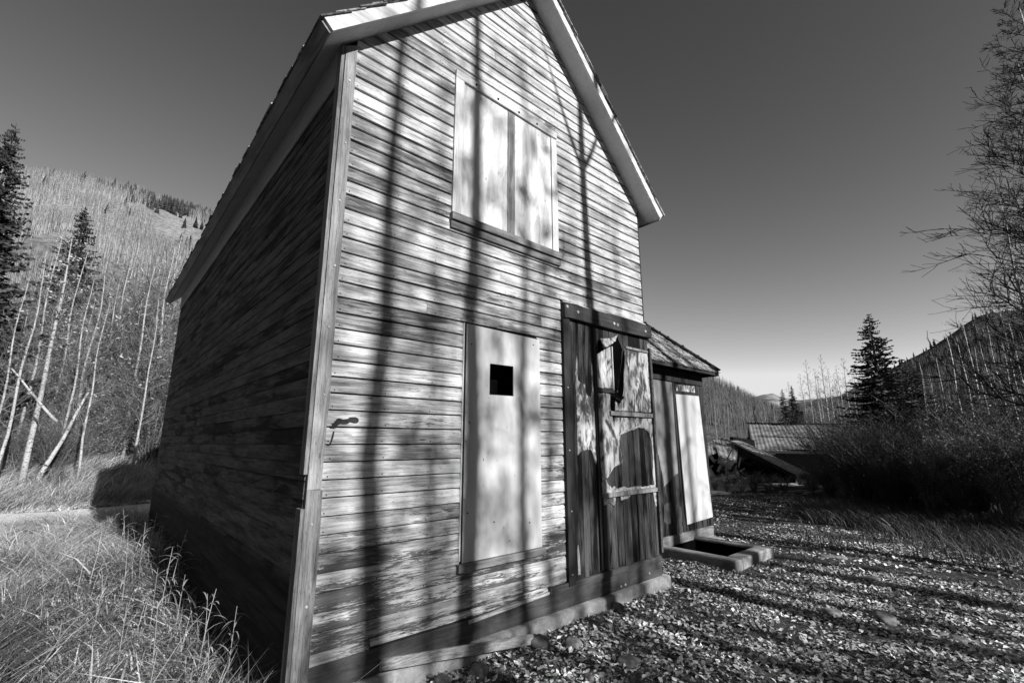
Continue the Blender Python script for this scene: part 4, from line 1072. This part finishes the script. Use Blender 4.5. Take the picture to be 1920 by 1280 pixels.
wp=[(-.30,5.1,.75),(-.42,4.6,.7),(-.22,4.9,.62),(-.25,3.2,.78),(-.33,3.0,.66),(-.16,3.35,.62),(-.30,2.2,.6),(-.15,1.7,.55),(-.25,1.3,.66),(-.12,.95,.6),(-.28,.75,.5),(-.5,1.7,.55),(-.45,2.6,.6),(-.62,3.6,.62),(-.7,2.0,.5),(-.85,2.9,.5),(-.6,5.4,.6),(-1.0,3.9,.5),(-1.15,2.4,.45),(-.9,1.2,.42),(-.5,6.4,.7),(-.35,7.4,.66),(-.6,.9,.45),(-1.1,5.2,.5)]
for i,(x,y,h) in enumerate(wp):
    place(WD[i%5],x,y,h,None,('tall seeding grass plant against the shaded house wall' if x>-.35 else 'leafy grass plant rising out of the lawn beside the shaded wall'),'plant','grass plants beside the shaded wall')
random.seed(77)
for i in range(44):
    d_=random.uniform(3.6,8.5); px_=random.uniform(-60,430); x,y=spot(px_,d_)
    if x>-.2: continue
    place(WD[i%5],x,y,random.uniform(.26,.46),None,'short broad bladed grass plant in the open lawn','plant','short grass plants in the lawn',wide=1.5)
# ------------------------------------------------------------------ fallen leaves
def leaves(name,x,y,s0,s1,mat,lift=.004,tlt=.5):
    n=len(x); s=rng.uniform(s0,s1,n); a=rng.uniform(0,2*np.pi,n); c=np.stack([x,y,GH(x,y)+lift+rng.uniform(0,.02,n)],1)
    u=np.stack([np.cos(a),np.sin(a),rng.normal(0,tlt,n)],1); v=np.stack([-np.sin(a),np.cos(a),rng.normal(0,tlt,n)],1)
    u/=np.linalg.norm(u,axis=1)[:,None]; v/=np.linalg.norm(v,axis=1)[:,None]; nn=np.cross(u,v); fold=rng.uniform(-.25,.35,n)
    V=np.zeros((n,8,3)); u*=s[:,None]; v*=s[:,None]; nn*=(s*fold)[:,None]
    sh=[(-.5,0),(-.22,.36),(.12,.44),(.62,0),(.12,-.44),(-.22,-.36)]
    W6=np.zeros((n,6,3)); asp=rng.uniform(.55,1.1,n)[:,None]; cur=rng.uniform(-.5,.9,n)[:,None]
    for k,(p,q) in enumerate(sh): W6[:,k]=c+u*p+v*q*asp*rng.uniform(.7,1.25,n)[:,None]+nn*abs(q)*2+np.array([0,0,1.])*s[:,None]*cur*p*abs(p)
    base=np.arange(n)[:,None]*6
    F=np.concatenate([base+np.array([0,3,2,1]),base+np.array([0,5,4,3])],0)
    t=rng.beta(1.5,3.0,n)*.85+.06+.25*nz(x,y,1.1,3)+.15*nz(x,y,4,3); t=np.clip(t,.02,1)
    T=np.clip(np.repeat(t,6)*rng.uniform(.6,1.2,n*6),0,1)
    o=np_mesh(name,W6.reshape(-1,3),F,T,mat); tag(o,kind='stuff'); return o
def keep(x,y):
    ins=(x>oX0-.03)&(x<oX1+.03)&(y>oY0-.03)&(y<1.0); hs=((x>-.02)&(x<4.25)&(y>-.09))|(np.abs(y-(6.6-.12*(x-9)))<1.2)&(x>9.5); sd=(x>4.1)&(x<7.7)&(y>.93)
    return ~(ins|hs|sd)
x,y=wedge(90000,2.4,8.5,560,2000,.75); k=keep(x,y)&(rng.random(len(x))<.62+.5*nz(x,y,.9,8)+.9*nz(x,y,3.1,14)); x,y=x[k],y[k]; leaves('fallen_leaves',x,y,.012,.052,M['leaf'],tlt=.3)
x=rng.uniform(1.5,16,22000); y=rng.uniform(-8,-3.0,22000); leaves('fallen_leaves',x,y,.02,.055,M['leaf'],tlt=.3)
x,y=wedge(60000,8.0,19,1150,2000,.9); k=keep(x,y)&(rng.random(len(x))<.42+.6*nz(x,y,.5,8)+.7*nz(x,y,2.2,8)); x,y=x[k],y[k]; leaves('fallen_leaves',x,y,.025,.055,M['leaf'],tlt=.3)
x,y=wedge(9000,3.2,16,100,560,1); k=(x<-.05)|(y>13.9); x,y=x[k],y[k]; leaves('fallen_leaves',x,y,.03,.06,M['leaf'],lift=.03)
x=rng.uniform(-1.5,1.5,3000); y=rng.uniform(13.95,14.7,3000); leaves('fallen_leaves',x,y,.05,.09,M['leaf'],lift=.02)
# twigs and straw among the leaves
x,y=wedge(9000,2.4,12,560,2000,.8); k=keep(x,y); x,y=x[k],y[k]; n=len(x); ang=rng.uniform(0,6.28,n); L=rng.gamma(2.2,.035,n)
blades('twig_litter',np.stack([x,y,GH(x,y)+.018],1),rng.uniform(.0,.03,n),rng.uniform(.002,.005,n),np.stack([np.cos(ang)*L,np.sin(ang)*L],1),rng.beta(1.2,1.6,n),M['grass'])
# ------------------------------------------------------------------ stones
def stone(seed,w,d,h):
    import bmesh
    bm=bmesh.new(); bmesh.ops.create_icosphere(bm,subdivisions=3,radius=.5); rs=random.Random(seed); o=rs.uniform(0,90)
    for v in bm.verts:
        n_=v.co.normalized(); f=1+.28*mnoise.noise(n_*1.6+Vector((o,0,0)))+.10*mnoise.noise(n_*5+Vector((0,o,0)))
        q=n_*f*.5; q.x=max(-.43,min(.40,q.x)); q.z=min(.36,q.z); v.co=Vector((q.x*w*2,q.y*d*2,q.z*h*2))*.5*1.1
    me=bpy.data.meshes.new('stone'); bm.to_mesh(me); bm.free(); me.materials.append(M['stone'])
    a=me.attributes.new('tone','FLOAT','POINT'); t=rs.random(); a.data.foreach_set('value',[t]*len(me.vertices))
    me.polygons.foreach_set('use_smooth',[True]*len(me.polygons)); ob=bpy.data.objects.new('stone',me); COL.objects.link(ob); return ob
big=[(1.98,-.20,.22,.16,.14,'large dark stone against the footing below the tall window'),(2.20,-.40,.18,.14,.09,'second large stone in front of the one against the footing'),(3.20,-.14,.13,.09,.14,'upright stone against the footing below the door'),(1.30,-.26,.15,.13,.13,'rough stone under the end of the fallen board'),(1.02,-.20,.12,.10,.10,'small round stone by the end of the fallen board'),
(2.3,-.9,.20,.15,.07,'flat stone lying in the leaves nearest the camera'),(5.2,-1.0,.2,.14,.05,'pale flat stone in the open litter before the pit'),(5.6,-.9,.15,.13,.05,'flat stone beside the pale flat one'),(4.9,-1.6,.2,.15,.08,'rounded stone in the middle of the litter'),(5.1,-2.0,.2,.24,.10,'wedge shaped stone right of the rounded one'),(6.6,-1.5,.4,.2,.06,'long flat stone half buried in the litter'),(7.6,-.9,.4,.25,.07,'flat grey stone right of the concrete curb')]
for i,(x,y,a_,b_,c_,lab) in enumerate(big):
    o=stone(900+i,a_,b_,c_); o.location=(x,y,gh(x,y)+c_*.12); o.rotation_euler=(vrand(-.15,.15),vrand(-.15,.15),vrand(0,3)); tag(o,lab,'stone')
x,y=wedge(110,3,12,900,1920,.9); n=0
protos=[stone(950+i,.14,.10,.07) for i in range(5)]
for i,(a_,b_) in enumerate(zip(x,y)):
    if (b_>-.25 and a_<7.3): continue
    o=protos[i%5].copy() if n>=5 else protos[n]
    if n>=5: COL.objects.link(o)
    s=vrand(.3,1.15); o.scale=(s,s,s*vrand(.6,1.2)); o.location=(a_,b_,gh(a_,b_)+.005); o.rotation_euler=(0,0,vrand(0,6)); n+=1
    tag(o,'small grey stone scattered in the leaf litter','stone','small stones in the leaf litter')

# ------------------------------------------------------------------ ruins on the right
def corr_sheet(name,P00,P10,P01,pitch=.20,amp=.016,mat='corr',parent=None,ribs=True,over=0):
    """corrugated sheet: ribs run along P00->P01, waves across P00->P10"""
    P00,P10,P01=map(Vector,(P00,P10,P01)); u=P10-P00; v=P01-P00; n=u.cross(v).normalized(); L=u.length; m=max(6,int(L/pitch)*4); b=MB(); rows=[]
    for j in range(5):
        t=j/4; row=[]
        for i in range(m+1):
            s=i/m; row.append(b.vert(P00+u*s+v*t+n*(amp*math.cos(s*L/pitch*2*PI)+.012*mnoise.noise(Vector((s*5,t*3,L))))))
        rows.append(row)
    for A,B_ in zip(rows,rows[1:]):
        for i in range(m): b.f.append([A[i],A[i+1],B_[i+1],B_[i]])
    return b.build(name,M[mat],parent,smooth=True)
def at(px,y,d):
    hx,hy,t=bearing(px,y); return Vector((CAM.x+hx*d,CAM.y+hy*d,CAM.z+t*d))
M['corrd']=M['corr']
cab=empty('long_cabin',(0,0,0),0,'long low cabin with a weathered corrugated iron roof and short chimney','cabin')
A_=at(1402,795,33); B_=at(1600,797,31); C2=at(1384,828,27.5)
e0=at(1412,843,26.8); e1=at(1590,846,25)
vdir=(e0-A_); udir=(B_-A_)
N=9
for i in range(N):
    for j in range(2):
        a=A_+udir*(i/N)+vdir*(0 if j==0 else .50)+Vector((0,0,.04 if j==0 else 0)); corr_sheet('roof_sheet',a,a+udir*(1/N+.004),a+vdir*(.53 if j==0 else .5)+Vector((0,0,random.uniform(-.02,.02))),parent=cab)
def wallq(name,P,Q,h,th,mat,parent):
    P=Vector(P);Q=Vector(Q); c=(P+Q)/2; d=(Q-P)/2; n=Vector((-d.y,d.x,0)).normalized()*th/2; b=MB(); b.obox(c-Vector((0,0,h/2)),d,n,(0,0,h/2)); return b.build(name,M[mat],parent)
inn=vdir.normalized()*-.5
wallq('log_wall',e0+inn+Vector((0,0,-.06)),e1+inn+Vector((0,0,-.06)),2.0,.15,'beam',cab)
wallq('log_wall',e0+inn+Vector((0,0,-.06)),A_-vdir*.6-Vector((0,0,1.6)),2.0,.15,'beam',cab)
b=MB(); b.tone=.3; b.bar(e0+Vector((0,0,-.08)),e1+Vector((0,0,-.08)),.05,.12); b.build('eave_board',M['trim'],cab)
b=MB(); b.bar(A_+Vector((0,0,.06)),B_+Vector((0,0,.06)),.3,.06); b.build('ridge_cap',M['jamb'],cab)
ch=A_+udir*.55; b=MB(); b.box(ch.x-.22,ch.x+.22,ch.y-.22,ch.y+.22,ch.z-.2,ch.z+.75,.01); b.build('chimney',M['jamb'],cab)
corr_sheet('roof_back',A_+Vector((0,0,0)),B_,A_-vdir+Vector((0,0,2*vdir.z)),parent=cab)
col=empty('collapsed_shed',(0,0,0),0,'collapsed shed with sagging corrugated roof, fallen beam and black interior','ruin')
# sagging roof sheets on the left
p=[at(1320,832,22),at(1352,819,23),at(1384,829,22.5),at(1372,872,20.6),at(1345,868,20.6),at(1322,858,20.8)]
corr_sheet('roof_sheet',p[0],p[1],p[5],parent=col); corr_sheet('roof_sheet',p[1],p[2],p[4]+(p[3]-p[4])*.0,parent=col)
corr_sheet('roof_sheet',at(1341,832,21.9),at(1360,838,21.8),at(1354,874,20.4),parent=col)
corr_sheet('roof_sheet',at(1432,842,22.5),at(1457,842,22.4),at(1428,852,21.6),parent=col)
b=MB(); b.tone=.2; b.bar(at(1380,827,22.4),at(1508,890,19.6),.5,.07); b.build('fallen_beam',M['loose'],col)
b=MB(); b.tone=.9; b.bar(at(1378,832,22.6),at(1500,893,19.8),.62,.04); b.build('fallen_beam',M['jamb'],col)
b=MB(); q0=at(1378,836,23); q1=at(1400,900,23.3); 
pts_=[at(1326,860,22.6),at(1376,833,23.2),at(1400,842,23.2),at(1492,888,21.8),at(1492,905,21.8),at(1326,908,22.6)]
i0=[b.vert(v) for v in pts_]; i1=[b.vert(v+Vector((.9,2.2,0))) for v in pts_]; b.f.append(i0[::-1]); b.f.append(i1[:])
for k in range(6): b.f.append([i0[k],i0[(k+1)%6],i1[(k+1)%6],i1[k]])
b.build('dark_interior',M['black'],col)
b=MB(); b.tone=.9; b.obox((at(1372,826,24)+at(1412,832,24))/2-Vector((0,0,.15)),(at(1412,832,24)-at(1372,826,24))/2,(0,.08,0),(0,0,.32)); b.build('tilted_wall',M['jamb'],col)
for a_,c_,rr in ((at(1375,873,20.3),at(1371,907,20.3),.05),(at(1496,888,19.5),at(1500,908,19.4),.05),(at(1352,872,20.3),at(1346,884,20.2),.04),(at(1332,855,20.6),at(1340,866,20.4),.05)):
    b=MB(); b.tone=.2; b.bar(a_,c_,rr*2,rr*2,(0,1,0)); b.build('prop_post',M['loose'],col)
for a_,c_ in ((at(1363,868,20.2),at(1378,876,20.2)),(at(1324,848,20.8),at(1334,857,20.6)),(at(1362,874,20.2),at(1374,880,20.1)),(at(1358,862,20.3),at(1372,858,20.3))):
    b=MB(); b.tone=.1; b.bar(a_,c_,.16,.03); b.build('splintered_board',M['trim'],col)
for i in range(16):
    p_=random.uniform(1328,1400); q_=random.uniform(862,903); a_=at(p_,q_,random.uniform(19.6,20.4)); a_.z=max(a_.z,.1); c_=a_+Vector((vrand(-.7,.7),vrand(-.3,.3),vrand(-.45,.45)))
    b=MB(); b.tone=random.random(); b.bar(a_,c_,vrand(.06,.16),.03); b.build('splintered_board',M['loose' if i%3 else 'jamb'],col)
b=MB(); b.tube([at(1330,880,20.4),at(1340,897,20.2),at(1336,908,20)],[.08,.09,.06],6); o=b.build('fallen_log',M['bark']); tag(o,'pale broken log leaning at the left end of the collapsed shed','log')
for px,d,dx,l,lab in ((1418,19.4,.3,.9,'short pale plank on the ground before the collapsed shed'),(1460,19,.8,.8,'pale stick lying level on the ground before the fallen beam'),(1505,18.6,.2,1.2,'splayed dead branch at the foot of the fallen beam')):
    x,y=spot(px,d,905); z=gh(x,y); b=MB(); b.tone=.2; b.bar((x,y,z+.06),(x+l*.8,y-l*dx,z+.10),.09,.05); o=b.build('fallen_plank',M['trim']); tag(o,lab,'plank')
for i,(px,d,yt) in enumerate([(1340,19.5,885),(1362,19.2,888),(1390,19,885),(1412,19.3,880),(1440,19,886),(1470,18.8,888),(1520,19,870)]):
    place_px(SHP[0],px,905,d,yt,'low dead weeds growing before the collapsed shed','shrub',group='weeds before the collapsed shed',wide=1.6)
